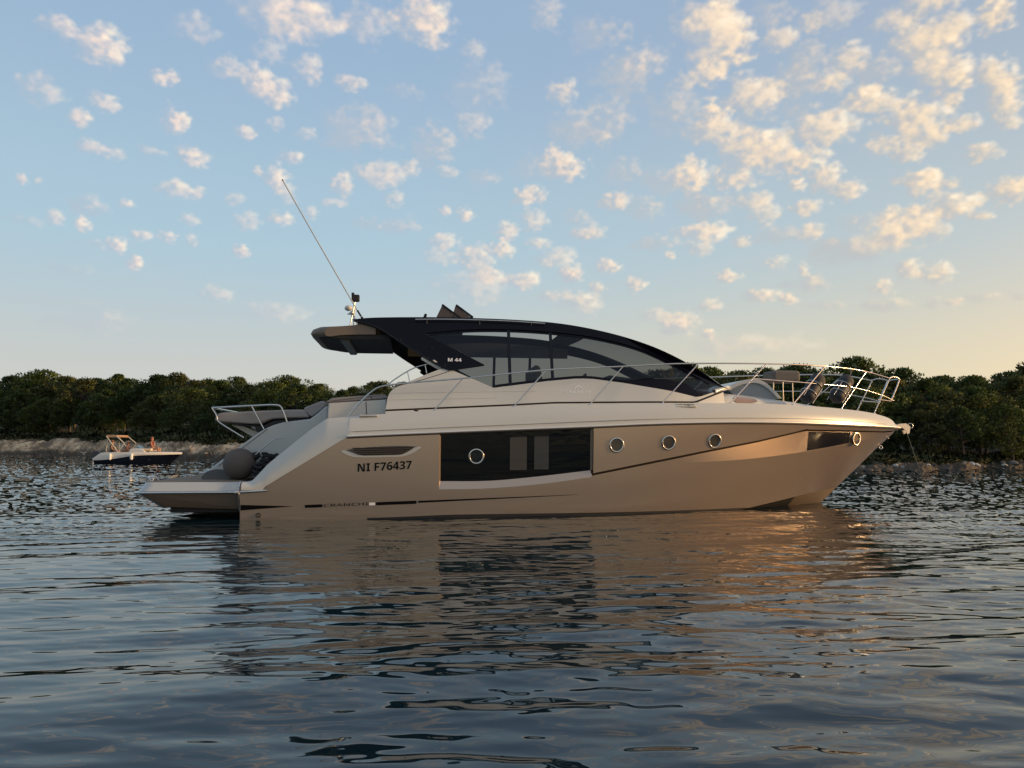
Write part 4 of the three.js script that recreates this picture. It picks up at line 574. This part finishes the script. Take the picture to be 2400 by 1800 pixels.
// ----- foredeck -----
{
  // coach roof that runs down to the bow
  const cw = spline([[7.7, 1.36], [8.5, 1.2], [9.3, 1.0], [10.2, 0.72], [11.0, 0.38], [11.3, 0.2]]), ch = spline([[7.7, 2.1], [8.45, 2.215], [8.9, 2.21], [9.5, 2.15], [10.2, 2.07], [10.9, 1.985], [11.3, 1.93]]);
  const pos = [], idx = [], nu = 50, nv = 24; for (let i = 0; i <= nu; i++) { const u = mix(7.7, 11.3, i / nu); for (let j = 0; j <= nv; j++) { const a = Math.PI * j / nv, c = Math.cos(a), sn = Math.sin(a), b = yD(u) - 0.02; pos.push(u, b + (ch(u) - b) * Math.pow(sn, 0.45), cw(u) * Math.sign(c) * Math.pow(Math.abs(c), 0.6) * (1 - 0.1 * sn)); } } for (let i = 0; i < nu; i++) for (let j = 0; j < nv; j++) { const p = i * (nv + 1) + j, q = p + nv + 1; idx.push(p, p + 1, q, q, p + 1, q + 1); }
  const g = new THREE.BufferGeometry(); g.setAttribute('position', new THREE.Float32BufferAttribute(pos, 3)); g.setIndex(idx); g.computeVertexNormals();
  const coach = part(yacht, 'coach_roof', g, M.white);
  for (const s of [1, -1]) {
    part(coach, 'brown_panel', sheet(8.72, 9.25, 20, (u) => 2.13 - 0.03 * (u - 8.72) - 0.035 * (smooth(8.8, 8.72, u) + smooth(9.1, 9.25, u)), (u) => 2.0 + 0.03 * (smooth(8.8, 8.72, u) + smooth(9.1, 9.25, u)), 3, (u, y) => { const b = yD(u) - 0.02, sn = Math.pow(clamp((y - b) / (ch(u) - b)), 1 / 0.45), c = Math.sqrt(1 - sn * sn); return cw(u) * Math.pow(c, 0.6) * (1 - 0.1 * sn) + 0.006; }, s), M.brownGloss);  // brown glossy panel with rounded ends on the coach roof side
  }
  part(coach, 'windscreen_foot', tube([[8.3, 2.2, 1.2], [8.62, 2.285, 1.0], [8.85, 2.31, 0.6], [8.97, 2.32, 0], [8.85, 2.31, -0.6], [8.62, 2.285, -1.0], [8.3, 2.2, -1.2]], 0.045, 50), M.white);
  // sun lounge with an arched hood
  const arch = [[8.82, 2.3], [8.9, 2.37], [9.05, 2.44], [9.25, 2.49], [9.45, 2.495], [9.6, 2.44], [9.78, 2.3], [9.95, 2.12]];
  const A = new THREE.CatmullRomCurve3(arch.map(([x, y]) => new THREE.Vector3(x, y, 0)));
  const inner = A.getPoints(30).map((p) => [9.35 + (p.x - 9.35) * 0.87, 2.1 + (p.y - 2.1) * 0.8 - 0.0]);
  const hood = part(yacht, 'deck_lounge', slab([...A.getPoints(30).map((p) => [p.x, p.y]), ...inner.reverse()], -0.62, 0.62, 0.01), M.cool);
  part(hood, 'side_panel', slab([...inner.reverse().map(([x, y]) => [x, y]), [9.8, 2.08], [8.95, 2.2]], -0.55, 0.57), std([0.24, 0.27, 0.29], 0.5));
  const hr = part(yacht, 'backrest', rbox(0.62, 0.25, 0.5, 0.075, 10.4, 2.625, -0.25), M.clothDark);
  part(hr, 'leg', bar([10.15, 2.52, -0.1], [10.12, 2.05, -0.1], 0.012), M.chrome); part(hr, 'leg', bar([10.3, 2.5, 0.0], [10.3, 2.03, 0.0], 0.012), M.chrome); part(hr, 'leg', bar([10.62, 2.5, -0.2], [10.62, 2.0, -0.2], 0.01), M.chrome);
  // guard rail
  const RV = (u) => Math.max(0.3, vR(u) - 0.22), top_ = [[1.66, 1.69], [1.85, 1.92], [2.10, 2.15], [2.26, 2.205], [2.52, 2.24], [3.56, 2.34], [4.41, 2.44], [5.07, 2.51], [6.40, 2.59], [7.47, 2.66], [9.29, 2.715], [10.68, 2.735], [11.87, 2.70], [12.48, 2.58]];
  const stB = [[3.07, 1.78], [4.44, 1.86], [5.78, 1.905], [7.11, 1.945], [8.45, 1.965], [9.82, 1.965], [11.07, 1.915], [12.09, 1.85]], stT = [[3.56, 2.335], [5.01, 2.5], [6.40, 2.59], [7.84, 2.675], [9.25, 2.712], [10.68, 2.732], [11.90, 2.70], [12.5, 2.59]];
  for (const s of [1, -1]) {
    const rail = part(yacht, 'guard_rail', tube(top_.map(([u, y]) => [u, y, s * RV(u)]), 0.0135, 200), M.chrome);
    stB.forEach(([u, y], i) => { const [a, b] = stT[i], st = part(rail, 'stanchion', bar([u, y, s * Math.max(0.25, vR(u) - 0.2)], [a, b, s * RV(a)], 0.0105), M.chrome); });
    part(rail, 'foot', mergeGeometries(stB.map(([u, y]) => { const c = new THREE.CylinderGeometry(0.03, 0.035, 0.02, 14); c.translate(u, y - 0.005, s * Math.max(0.25, vR(u) - 0.2)); return c; })), M.chrome);
    const midp = (i, t) => [mix(stB[i][0], stT[i][0], t), mix(stB[i][1], stT[i][1], t), s * mix(Math.max(0.25, vR(stB[i][0]) - 0.2), RV(stT[i][0]), t)];
    part(rail, 'mid_rail', tube([midp(4, 0.62), midp(5, 0.55), midp(6, 0.55), midp(7, 0.5), [12.62, 2.12, s * 0.22]], 0.010, 60), M.chrome);
    part(rail, 'pulpit', mergeGeometries([tube([[12.48, 2.58, s * 0.3], [12.6, 2.615, s * 0.26], [12.77, 2.57, s * 0.2], [12.75, 2.5, s * 0.2], [12.56, 2.11, s * 0.21]], 0.0145, 50), bar([12.77, 2.57, s * 0.2], [12.77, 2.57, 0], 0.0145), bar([12.56, 2.11, s * 0.21], [12.2, 2.14, s * 0.29], 0.012)]), M.chrome);
    // baskets that hold the fenders
    for (const [a, b] of [[[10.21, 2.06, 1.0], [10.62, 2.53, 0.86]], [[11.03, 2.09, 0.66], [11.45, 2.55, 0.48]]].slice(0, s > 0 ? 2 : 0)) {
      const P = new THREE.Vector3(...a), Q = new THREE.Vector3(...b), d = Q.clone().sub(P), L = d.length(), q = new THREE.Quaternion().setFromUnitVectors(new THREE.Vector3(0, 1, 0), d.clone().normalize()), hs = [];
      for (const t of [0.28, 0.62]) { const r = new THREE.TorusGeometry(0.158, 0.008, 6, 28); r.rotateX(Math.PI / 2); r.translate(0, L * t, 0); hs.push(r); }
      for (const an of [0.6, 2.3, 4.2]) { const c = new THREE.CylinderGeometry(0.007, 0.007, L * 0.62, 6); c.translate(0.158 * Math.cos(an), L * 0.32, 0.158 * Math.sin(an)); hs.push(c); }
      const gg = mergeGeometries(hs); gg.applyQuaternion(q); gg.translate(P.x, P.y, P.z); part(rail, 'fender_basket', gg, M.chrome);
    }
    // side cleat and fairlead
    part(yacht, 'fairlead', mergeGeometries([rbox(0.34, 0.018, 0.05, 0.006, 7.52, 1.93, s * (vD(7.52) + 0.015)), rbox(0.36, 0.018, 0.05, 0.006, 7.53, 1.885, s * (vD(7.52) + 0.04)), bar([7.45, 1.89, s * (vD(7.5) + 0.03)], [7.45, 1.935, s * (vD(7.5) + 0.02)], 0.008), bar([7.6, 1.89, s * (vD(7.5) + 0.03)], [7.6, 1.935, s * (vD(7.5) + 0.02)], 0.008)]), M.chrome);
    part(yacht, 'fairlead', rbox(0.3, 0.03, 0.05, 0.012, 2.0, 1.69, s * (vD(2) + 0.03)), M.cool);
    const dl = new THREE.SphereGeometry(0.03, 14, 8); dl.scale(1.4, 0.7, 1); dl.translate(2.78, 1.79, s * 1.8); part(yacht, 'deck_filler', dl, M.rubber);
  }
  // bow roller, stem eye
  const br = part(yacht, 'bow_roller', mergeGeometries([slab([[12.6, 1.585], [12.86, 1.64], [12.98, 1.655], [13.08, 1.58], [13.05, 1.45], [13.0, 1.43], [12.97, 1.5], [12.9, 1.56], [12.6, 1.56]], 0.05, 0.065), slab([[12.6, 1.585], [12.86, 1.64], [12.98, 1.655], [13.08, 1.58], [13.05, 1.45], [13.0, 1.43], [12.97, 1.5], [12.9, 1.56], [12.6, 1.56]], -0.065, -0.05)]), M.steelMatt);
  const rl = new THREE.CylinderGeometry(0.045, 0.045, 0.1, 16); rl.rotateX(Math.PI / 2); rl.translate(13.0, 1.56, 0); part(br, 'roller', rl, M.rubber);
  const hk = new THREE.TorusGeometry(0.055, 0.008, 6, 20, 4); hk.rotateZ(-1.2); hk.translate(13.08, 1.6, 0.06); part(br, 'keeper_pin', hk, M.chrome);
  const eye = new THREE.TorusGeometry(0.035, 0.01, 8, 20); eye.translate(12.41, 1.15, 0.03); part(yacht, 'stem_eye', eye, M.chrome);
  const eye2 = new THREE.SphereGeometry(0.02, 10, 8); eye2.translate(12.56, 1.34, 0.06); part(yacht, 'stem_bolt', eye2, M.chrome);
}
// ----- lettering -----
{
  const bold = await new FontLoader().loadAsync('fonts/droid/droid_sans_bold.typeface.json'), reg = await new FontLoader().loadAsync('fonts/droid/droid_sans_regular.typeface.json');
  const put = (font, text, u0, u1, yBase, slope, h, vf, off = 0.004) => { const g = new THREE.ShapeGeometry(font.generateShapes(text, 1), 6); g.computeBoundingBox(); const b = g.boundingBox, p = g.attributes.position, w = b.max.x - b.min.x, hh = b.max.y - b.min.y; for (let i = 0; i < p.count; i++) { const u = mix(u0, u1, (p.getX(i) - b.min.x) / w), y = yBase + slope * (u - u0) + (p.getY(i) - b.min.y) / hh * h; p.setXYZ(i, u, y, vf(u, y) + off); } g.computeVertexNormals(); return g; };
  part(yacht, 'registration_number', put(bold, 'NI F76437', 1.84, 2.715, 0.765, 0.055, 0.135, hullV), M.print);
  part(yacht, 'hull_lettering', put(reg, 'CRANCHI', 1.3, 2.015, 0.197, 0.033, 0.047, hullV), M.print);
  part(yacht, 'cabin_lettering', put(reg, 'CRANCHI', 5.42, 5.89, 2.125, 0.0, 0.055, cabV), M.printWhite);
  const em = new THREE.ShapeGeometry(new THREE.Shape([[5.57, 2.215], [5.65, 2.275], [5.67, 2.275], [5.75, 2.215], [5.72, 2.215], [5.66, 2.255], [5.61, 2.215]].map(([x, y]) => new THREE.Vector2(x, y)))); const em2 = new THREE.ShapeGeometry(new THREE.Shape([[5.64, 2.212], [5.66, 2.232], [5.685, 2.212]].map(([x, y]) => new THREE.Vector2(x, y)))); const eg = mergeGeometries([em, em2]); { const p = eg.attributes.position; for (let i = 0; i < p.count; i++) p.setZ(i, cabV(p.getX(i), p.getY(i)) + 0.004); }
  part(yacht, 'cabin_emblem', eg, M.printWhite);
  part(yacht, 'model_badge', put(bold, 'M 44', 3.33, 3.57, 2.68, 0.0, 0.062, cabV, 0.027), M.printWhite);
}
// ----- things that hang from or stand on the yacht -----
{
  const ball = onYacht(new THREE.Group(), -0.2, 0.616, 1.2); top(ball, 'ball_fender', 'large grey brown ball fender resting on the swim platform', 'fender');
  const lathe = new THREE.LatheGeometry([...Array(25)].map((_, i) => { const a = i / 24 * Math.PI; return new THREE.Vector2(Math.max(0.0001, 0.268 * Math.sin(a)), -0.268 * Math.cos(a)); }), 40); lathe.rotateZ(-1.1); lathe.translate(0, 0.268, 0);
  part(ball, 'cover', lathe, std([0.105, 0.088, 0.08], 0.85));
  const neck = new THREE.CylinderGeometry(0.05, 0.085, 0.14, 20); neck.translate(0, 0.3, 0); neck.rotateZ(-1.1); neck.translate(0, 0.268, 0); part(ball, 'neck', neck, M.matt);
  const R = rng(8), pts = []; for (let i = 0; i < 60; i++) { const t = i / 59; pts.push([0.3 + 0.11 * Math.cos(i * 0.9) + 0.06 * R() + 0.16 * t, 0.05 + 0.34 * t + 0.06 * R(), 0.14 * Math.sin(i * 0.9) + 0.1 * R() + 0.12]); }
  const rope = onYacht(new THREE.Group(), -0.16, 0.62, 1.2); top(rope, 'mooring_rope', 'tangled black mooring rope heaped beside the ball fender', 'rope'); part(rope, 'coil', tube(pts, 0.026, 400, true, 6), std([0.012, 0.012, 0.014], 0.85));
  for (const [a, b, lab] of [[[10.21, 2.06, 1.0], [10.62, 2.53, 0.86], 'dark blue cylindrical fender in the bow rail basket nearer the cabin'], [[11.03, 2.09, 0.66], [11.45, 2.55, 0.48], 'dark blue cylindrical fender in the basket nearest the bow tip']]) {
    const f = onYacht(new THREE.Group(), ...a), d = new THREE.Vector3(...b).sub(new THREE.Vector3(...a)), L = d.length(), q = new THREE.Quaternion().setFromUnitVectors(new THREE.Vector3(0, 1, 0), d.clone().normalize()); top(f, 'cylinder_fender', lab, 'fender', 'fenders stowed in the bow rail');
    const body = new THREE.LatheGeometry([[0.001, 0.0], [0.05, 0.0], [0.1, 0.02], [0.14, 0.07], [0.148, 0.14], [0.148, L - 0.12], [0.138, L - 0.05], [0.1, L], [0.05, L + 0.02], [0.001, L + 0.025]].map(([x, y]) => new THREE.Vector2(x, y)), 28); body.applyQuaternion(q); part(f, 'body', body, std([0.010, 0.013, 0.02], 0.6));
    const cap = new THREE.LatheGeometry([[0.149, L - 0.16], [0.15, L - 0.12], [0.141, L - 0.048], [0.103, L + 0.004], [0.052, L + 0.024]].map(([x, y]) => new THREE.Vector2(x, y)), 28); cap.applyQuaternion(q); part(f, 'end_cover', cap, std([0.04, 0.04, 0.043], 0.8));
    part(f, 'lanyard', tube([[d.x, d.y, d.z], [d.x + 0.05, d.y + 0.1, d.z + 0.03], [d.x + 0.06, d.y + 0.2, d.z + 0.02]], 0.009, 14), std([0.3, 0.29, 0.27], 0.9));
  }
  const line = new THREE.Mesh(tube([[0, 0, 0], [0.22, -0.75, 0.03], [0.42, -1.5, 0.05], [0.55, -2.1, 0.08]], 0.0075, 30, true, 6), std([0.12, 0.13, 0.11], 0.9)); onYacht(line, 13.02, 1.5, 0); top(line, 'anchor_line', 'thin anchor line running down from the bow into the water', 'rope');
}
// ---------- people: one skin each, from a smooth union of tapered limbs ----------
function figure(joints, bones, cell, box) {
  const [lo, hi] = box, size = Math.max(hi[0] - lo[0], hi[1] - lo[1], hi[2] - lo[2]) / 2, c = [0, 1, 2].map((k) => (lo[k] + hi[k]) / 2), n = Math.min(96, Math.ceil(2 * size / cell));
  const mc = new MarchingCubes(n, new THREE.MeshBasicMaterial(), false, false, 60000); mc.isolation = 0;
  for (let z = 0; z < n; z++) for (let y = 0; y < n; y++) for (let x = 0; x < n; x++) {
    const p = [x, y, z].map((v, k) => c[k] + (v / n * 2 - 1) * size); let d = 9, sm = 0.035;
    for (const [a, b] of bones) { const A = joints[a], B = joints[b]; let ab = 0, ap = 0; for (let k = 0; k < 3; k++) { const e = B[k] - A[k]; ab += e * e; ap += e * (p[k] - A[k]); } const t = clamp(ap / ab); let q = 0; for (let k = 0; k < 3; k++) q += (p[k] - A[k] - t * (B[k] - A[k])) ** 2; const e = Math.sqrt(q) - mix(A[3], B[3], t), h = clamp(0.5 + 0.5 * (d - e) / sm); d = mix(d, e, h) - sm * h * (1 - h); }
    mc.setCell(x, y, z, -d);
  }
  mc.update(); const m = mc.count, g = new THREE.BufferGeometry(), P = mc.positionArray.slice(0, m * 3), N = mc.normalArray.slice(0, m * 3);
  for (let i = 0; i < m * 3; i++) P[i] = c[i % 3] + P[i] * size;
  g.setAttribute('position', new THREE.BufferAttribute(new Float32Array(P), 3)); g.setAttribute('normal', new THREE.BufferAttribute(new Float32Array(N), 3)); g.computeVertexNormals(); return g;
}
// joints: pelvis, chest, neck, head, and for each side shoulder, elbow, wrist, hip, knee, ankle, toe
function person(pose, skin, hairMat, label, clothes) {
  const j = {}; const r = { pelvis: 0.125, waist: 0.11, chest: 0.13, neck: 0.055, head0: 0.085, head1: 0.095, sh: 0.055, el: 0.042, wr: 0.03, hip: 0.085, kn: 0.058, an: 0.04, toe: 0.03 };
  for (const [k, p] of Object.entries(pose)) { const base = k.replace(/[LR]$/, ''); j[k] = [...p, r[base]]; }
  const bones = [['pelvis', 'waist'], ['waist', 'chest'], ['chest', 'neck'], ['neck', 'head0'], ['head0', 'head1']];
  for (const s of ['L', 'R']) bones.push(['chest', 'sh' + s], ['sh' + s, 'el' + s], ['el' + s, 'wr' + s], ['pelvis', 'hip' + s], ['hip' + s, 'kn' + s], ['kn' + s, 'an' + s], ['an' + s, 'toe' + s]);
  const all = Object.values(j), lo = [0, 1, 2].map((k) => Math.min(...all.map((q) => q[k])) - 0.16), hi = [0, 1, 2].map((k) => Math.max(...all.map((q) => q[k])) + 0.16);
  const body = figure(j, bones, 0.028, [lo, hi]), V = (a) => new THREE.Vector3(a[0], a[1], a[2]), extra = [];
  for (const s of ['L', 'R']) {   // palm and five fingers
    const w = V(j['wr' + s]), d = w.clone().sub(V(j['el' + s])).normalize(), side = new THREE.Vector3(0, 1, 0).cross(d).normalize(), down = d.clone().cross(side).normalize();
    extra.push(limb(w, w.clone().addScaledVector(d, 0.08), 0.028, 0.034, 8));
    [[-0.03, 0.068], [-0.011, 0.08], [0.01, 0.076], [0.03, 0.06]].forEach(([o, L]) => { const a = w.clone().addScaledVector(d, 0.075).addScaledVector(side, o), b = a.clone().addScaledVector(d, L * 0.55).addScaledVector(down, 0.012), e = b.clone().addScaledVector(d, L * 0.4).addScaledVector(down, 0.025); extra.push(limb(a, b, 0.0095, 0.009, 6), limb(b, e, 0.009, 0.007, 6)); });
    const a = w.clone().addScaledVector(d, 0.025).addScaledVector(side, 0.03), b = a.clone().addScaledVector(side, 0.03).addScaledVector(d, 0.035); extra.push(limb(a, b, 0.012, 0.009, 6), limb(b, b.clone().addScaledVector(d, 0.03), 0.009, 0.007, 6));
  }
  const h0 = V(j.head0), h1 = V(j.head1), up = h1.clone().sub(h0).normalize(), f = new THREE.Vector3(...(pose.look ?? [1, 0, 0])).addScaledVector(up, -up.dot(new THREE.Vector3(...(pose.look ?? [1, 0, 0])))).normalize(), mid = h0.clone().lerp(h1, 0.45);
  const sph = (p, rr) => { const g = new THREE.SphereGeometry(rr, 10, 8); g.translate(p.x, p.y, p.z); return g; }, lr = up.clone().cross(f);
  extra.push(limb(mid.clone().addScaledVector(f, 0.085).addScaledVector(up, 0.015), mid.clone().addScaledVector(f, 0.115).addScaledVector(up, -0.025), 0.008, 0.016, 8), sph(mid.clone().addScaledVector(lr, 0.092), 0.02), sph(mid.clone().addScaledVector(lr, -0.092), 0.02));
  const g = new THREE.Group(); top(g, 'person', label, 'person');
  const bodyMesh = part(g, 'body', mergeGeometries([body, ...extra]), skin);
  part(g, 'eyes', mergeGeometries([1, -1].map((s) => sph(mid.clone().addScaledVector(f, 0.086).addScaledVector(lr, 0.034 * s).addScaledVector(up, 0.02), 0.011))), hairMat);
  part(g, 'mouth', limb(mid.clone().addScaledVector(f, 0.09).addScaledVector(lr, 0.022).addScaledVector(up, -0.05), mid.clone().addScaledVector(f, 0.09).addScaledVector(lr, -0.022).addScaledVector(up, -0.05), 0.006, 0.006, 6), std([0.25, 0.09, 0.07], 0.7));
  const hg = new THREE.SphereGeometry(0.112, 18, 12, 0, 6.283, 0, 1.75); hg.applyQuaternion(new THREE.Quaternion().setFromUnitVectors(new THREE.Vector3(0, 1, 0), up.clone().addScaledVector(f, -0.55).normalize())); hg.translate(mid.x + up.x * 0.02, mid.y + up.y * 0.02, mid.z + up.z * 0.02); part(g, 'hair', hg, hairMat);
  for (const [name, segs, fat, mat] of clothes) part(g, name, figure(Object.fromEntries(Object.entries(j).map(([k, q]) => [k, [q[0], q[1], q[2], (q[3] ?? 0.1) + fat]])), segs, 0.034, [lo, hi]), mat);
  return g;
}

// ---------- the small open motorboat off the left shore ----------
{
  const BX = -26.3, BZ = -47.4, BY = rad(4), boat = top(new THREE.Group(), 'small_motorboat', 'small open motorboat with navy hull and tan bimini near the left shore', 'motorboat');
  boat.position.set(BX, 0, BZ); boat.rotation.y = BY; boat.scale.setScalar(0.93);
  const L = 5.5, hb = spline([[0, 0.98], [1.5, 1.08], [3, 1.05], [4.2, 0.78], [5, 0.38], [5.4, 0.12], [5.5, 0.03]]), sh = spline([[0, 0.33], [0.25, 0.5], [0.55, 0.7], [1.0, 0.73], [2.2, 0.74], [4, 0.75], [5.5, 0.72]]), gw = spline([[0, 0.22], [1.2, 0.3], [2.2, 0.46], [3.0, 0.55], [4.5, 0.59], [5.5, 0.62]]);
  const keel = spline([[0, -0.2], [4.4, -0.2], [4.75, 0.0], [5.15, 0.35], [5.5, 0.68]]), keelW = spline([[0, 0.8], [3, 0.75], [4.2, 0.35], [4.75, 0.02], [5.5, 0]]);
  const navy = phy([0.004, 0.005, 0.012], 0.2, { clearcoat: 1 }), wht = phy([0.74, 0.70, 0.64], 0.35, {}), tan = std([0.45, 0.27, 0.15], 0.85), frameTan = std([0.6, 0.55, 0.46], 0.4);
  for (const s of [1, -1]) {
    part(boat, 'hull_side', sheet(0, 5.46, 60, gw, (x) => Math.min(gw(x) - 0.003, keel(x)), 8, (x, y, t) => mix(keelW(x), hb(x), Math.pow(t, 0.7)), s), navy);
    part(boat, 'topside', sheet(0, 5.5, 60, sh, gw, 3, (x, y, t) => hb(x) + 0.02 * Math.sin(t * 3), s), wht);
    part(boat, 'gunwale', tube([...Array(30)].map((_, i) => { const x = 0.02 + 5.46 * i / 29; return [x, sh(x), s * (hb(x) - 0.02)]; }), 0.03, 60), wht);
  }
  part(boat, 'transom', slab([[0, -0.1], [0, 0.33], [0.06, 0.36], [0.06, -0.1]], -0.97, 0.97), wht);
  part(boat, 'deck', (() => { const pos = [], idx = []; for (let i = 0; i <= 20; i++) { const x = mix(3.4, 5.45, i / 20); for (const t of [-1, 0, 1]) pos.push(x, sh(x) - 0.03 + 0.05 * (1 - t * t), t * (hb(x) - 0.01)); if (i < 20) for (let j = 0; j < 2; j++) { const p = i * 3 + j; idx.push(p, p + 1, p + 3, p + 1, p + 4, p + 3); } } const g = new THREE.BufferGeometry(); g.setAttribute('position', new THREE.Float32BufferAttribute(pos, 3)); g.setIndex(idx); g.computeVertexNormals(); return g; })(), wht);
  part(boat, 'floor', rbox(3.6, 0.04, 1.7, 0.01, 1.85, 0.28, 0), wht);
  const con = part(boat, 'console', slab(round([[2.15, 0.4], [2.2, 0.95], [2.5, 1.02], [3.0, 0.98], [3.2, 0.8], [3.3, 0.4]], 30), -0.55, 0.55, 0.05), wht);
  part(con, 'windscreen', slab([[2.78, 1.0], [2.5, 1.22], [2.52, 1.24], [2.84, 1.0]], -0.45, 0.45), phy([0.6, 0.62, 0.6], 0.05, { transmission: 1, thickness: 0 }));
  part(boat, 'bow_cushion', rbox(0.9, 0.16, 1.0, 0.06, 3.15, 0.93, 0), std([0.75, 0.58, 0.36], 0.9));
  part(boat, 'stern_seat', rbox(0.6, 0.36, 1.5, 0.06, 1.0, 0.5, 0), wht);
  const eng = part(boat, 'outboard_engine', slab(round([[-0.42, 0.42], [-0.4, 0.78], [-0.2, 0.86], [0.02, 0.78], [0.04, 0.42]], 26), -0.18, 0.18, 0.05), std([0.05, 0.05, 0.055], 0.5)); part(eng, 'leg', slab([[-0.3, 0.45], [-0.08, 0.45], [-0.1, -0.3], [-0.28, -0.3]], -0.07, 0.07, 0.02), std([0.05, 0.05, 0.055], 0.5));
  const bim = part(boat, 'bimini', slab(round([[0.74, 1.84], [0.76, 1.92], [1.05, 1.94], [1.42, 1.92], [1.5, 1.86], [1.4, 1.76], [0.85, 1.76]], 30), -0.85, 0.85, 0.03), tan);
  for (const s of [1, -1]) { part(bim, 'pole', bar([0.78, 1.84, s * 0.86], [1.62, 0.76, s * 0.95], 0.032), frameTan); part(bim, 'pole', bar([1.44, 1.84, s * 0.86], [2.0, 1.36, s * 0.9], 0.03), frameTan); part(bim, 'pole', bar([0.86, 1.5, s * 0.88], [0.84, 0.72, s * 0.95], 0.014), frameTan); part(bim, 'pole', bar([2.0, 1.36, s * 0.9], [1.62, 0.76, s * 0.95], 0.014), frameTan); }
  part(boat, 'flag_staff', bar([3.58, 0.9, 0.1], [3.66, 1.5, 0.1], 0.012), frameTan);
  const put = (o, x, y, z) => { o.position.set(x, y, z).multiplyScalar(0.93).applyAxisAngle(new THREE.Vector3(0, 1, 0), BY).add(boat.position); o.rotation.y = BY; o.scale.setScalar(0.93); return o; };
  for (const [x, lab] of [[1.22, 'white fender hanging from the small motorboat nearer its stern'], [2.62, 'white fender hanging from the small motorboat amidships']]) { const f = put(new THREE.Group(), x, 0.24, hb(x) + 0.13); top(f, 'boat_fender', lab, 'fender', 'fenders of the small motorboat'); part(f, 'body', new THREE.LatheGeometry([[0.001, 0], [0.05, 0.01], [0.09, 0.05], [0.095, 0.1], [0.095, 0.36], [0.08, 0.42], [0.03, 0.46], [0.001, 0.47]].map(([a, b]) => new THREE.Vector2(a, b)), 16), std([0.8, 0.78, 0.72], 0.5)); part(f, 'lanyard', bar([0, 0.46, 0], [0, sh(x) - 0.24, -0.12], 0.01), std([0.1, 0.1, 0.1], 0.9)); }
  const tanSkin = std([0.40, 0.20, 0.12], 0.6), dark = std([0.02, 0.014, 0.012], 0.8), red = std([0.22, 0.03, 0.02], 0.85), pale = std([0.62, 0.56, 0.55], 0.85), black = std([0.02, 0.02, 0.025], 0.85);
  const seated = (x, y, z, back, o = {}) => ({ pelvis: [x, y, z], waist: [x - back * 0.4, y + 0.2, z], chest: [x - back, y + 0.42, z], neck: [x - back * 1.1, y + 0.58, z], head0: [x - back * 1.08, y + 0.68, z], head1: [x - back * 1.08, y + 0.78, z], shL: [x - back, y + 0.5, z - 0.19], shR: [x - back, y + 0.5, z + 0.19], elL: [x - back + 0.1, y + 0.27, z - 0.27], elR: [x - back + 0.1, y + 0.27, z + 0.27], wrL: [x + 0.22, y + 0.2, z - 0.2], wrR: [x + 0.22, y + 0.2, z + 0.2], hipL: [x + 0.03, y, z - 0.1], hipR: [x + 0.03, y, z + 0.1], knL: [x + 0.45, y + 0.1, z - 0.13], knR: [x + 0.45, y + 0.1, z + 0.13], anL: [x + 0.52, y - 0.3, z - 0.13], anR: [x + 0.52, y - 0.3, z + 0.13], toeL: [x + 0.68, y - 0.33, z - 0.14], toeR: [x + 0.68, y - 0.33, z + 0.14], ...o });
  const shorts = (mat) => ['shorts', [['pelvis', 'hipL'], ['pelvis', 'hipR'], ['hipL', 'hipR']], 0.025, mat], shirt = (mat) => ['shirt', [['pelvis', 'waist'], ['waist', 'chest'], ['chest', 'shL'], ['chest', 'shR']], 0.015, mat];
  put(person(seated(1.05, 0.72, 0.42, 0.05), tanSkin, dark, 'dark-haired person in black sitting under the tan bimini', [shorts(black), shirt(black)]), 0, 0, 0);
  put(person(seated(1.5, 0.66, -0.1, -0.3, { look: [-1, 0.3, 0.2] }), tanSkin, std([0.12, 0.06, 0.03], 0.8), 'tanned person leaning back in the middle of the small motorboat', [shorts(red)]), 0, 0, 0);
  put(person(seated(3.5, 0.94, 0.1, 0.02), tanSkin, red, 'red-haired person with pale shorts sitting up high at the motorboat bow', [shorts(pale), ['swim_top', [['waist', 'chest'], ['chest', 'shL'], ['chest', 'shR']], 0.012, red]]), 0, 0, 0);
}
scene.traverse((o) => { if (o.isMesh) { o.castShadow = true; o.receiveShadow = true; } });
renderer.render(scene, camera);
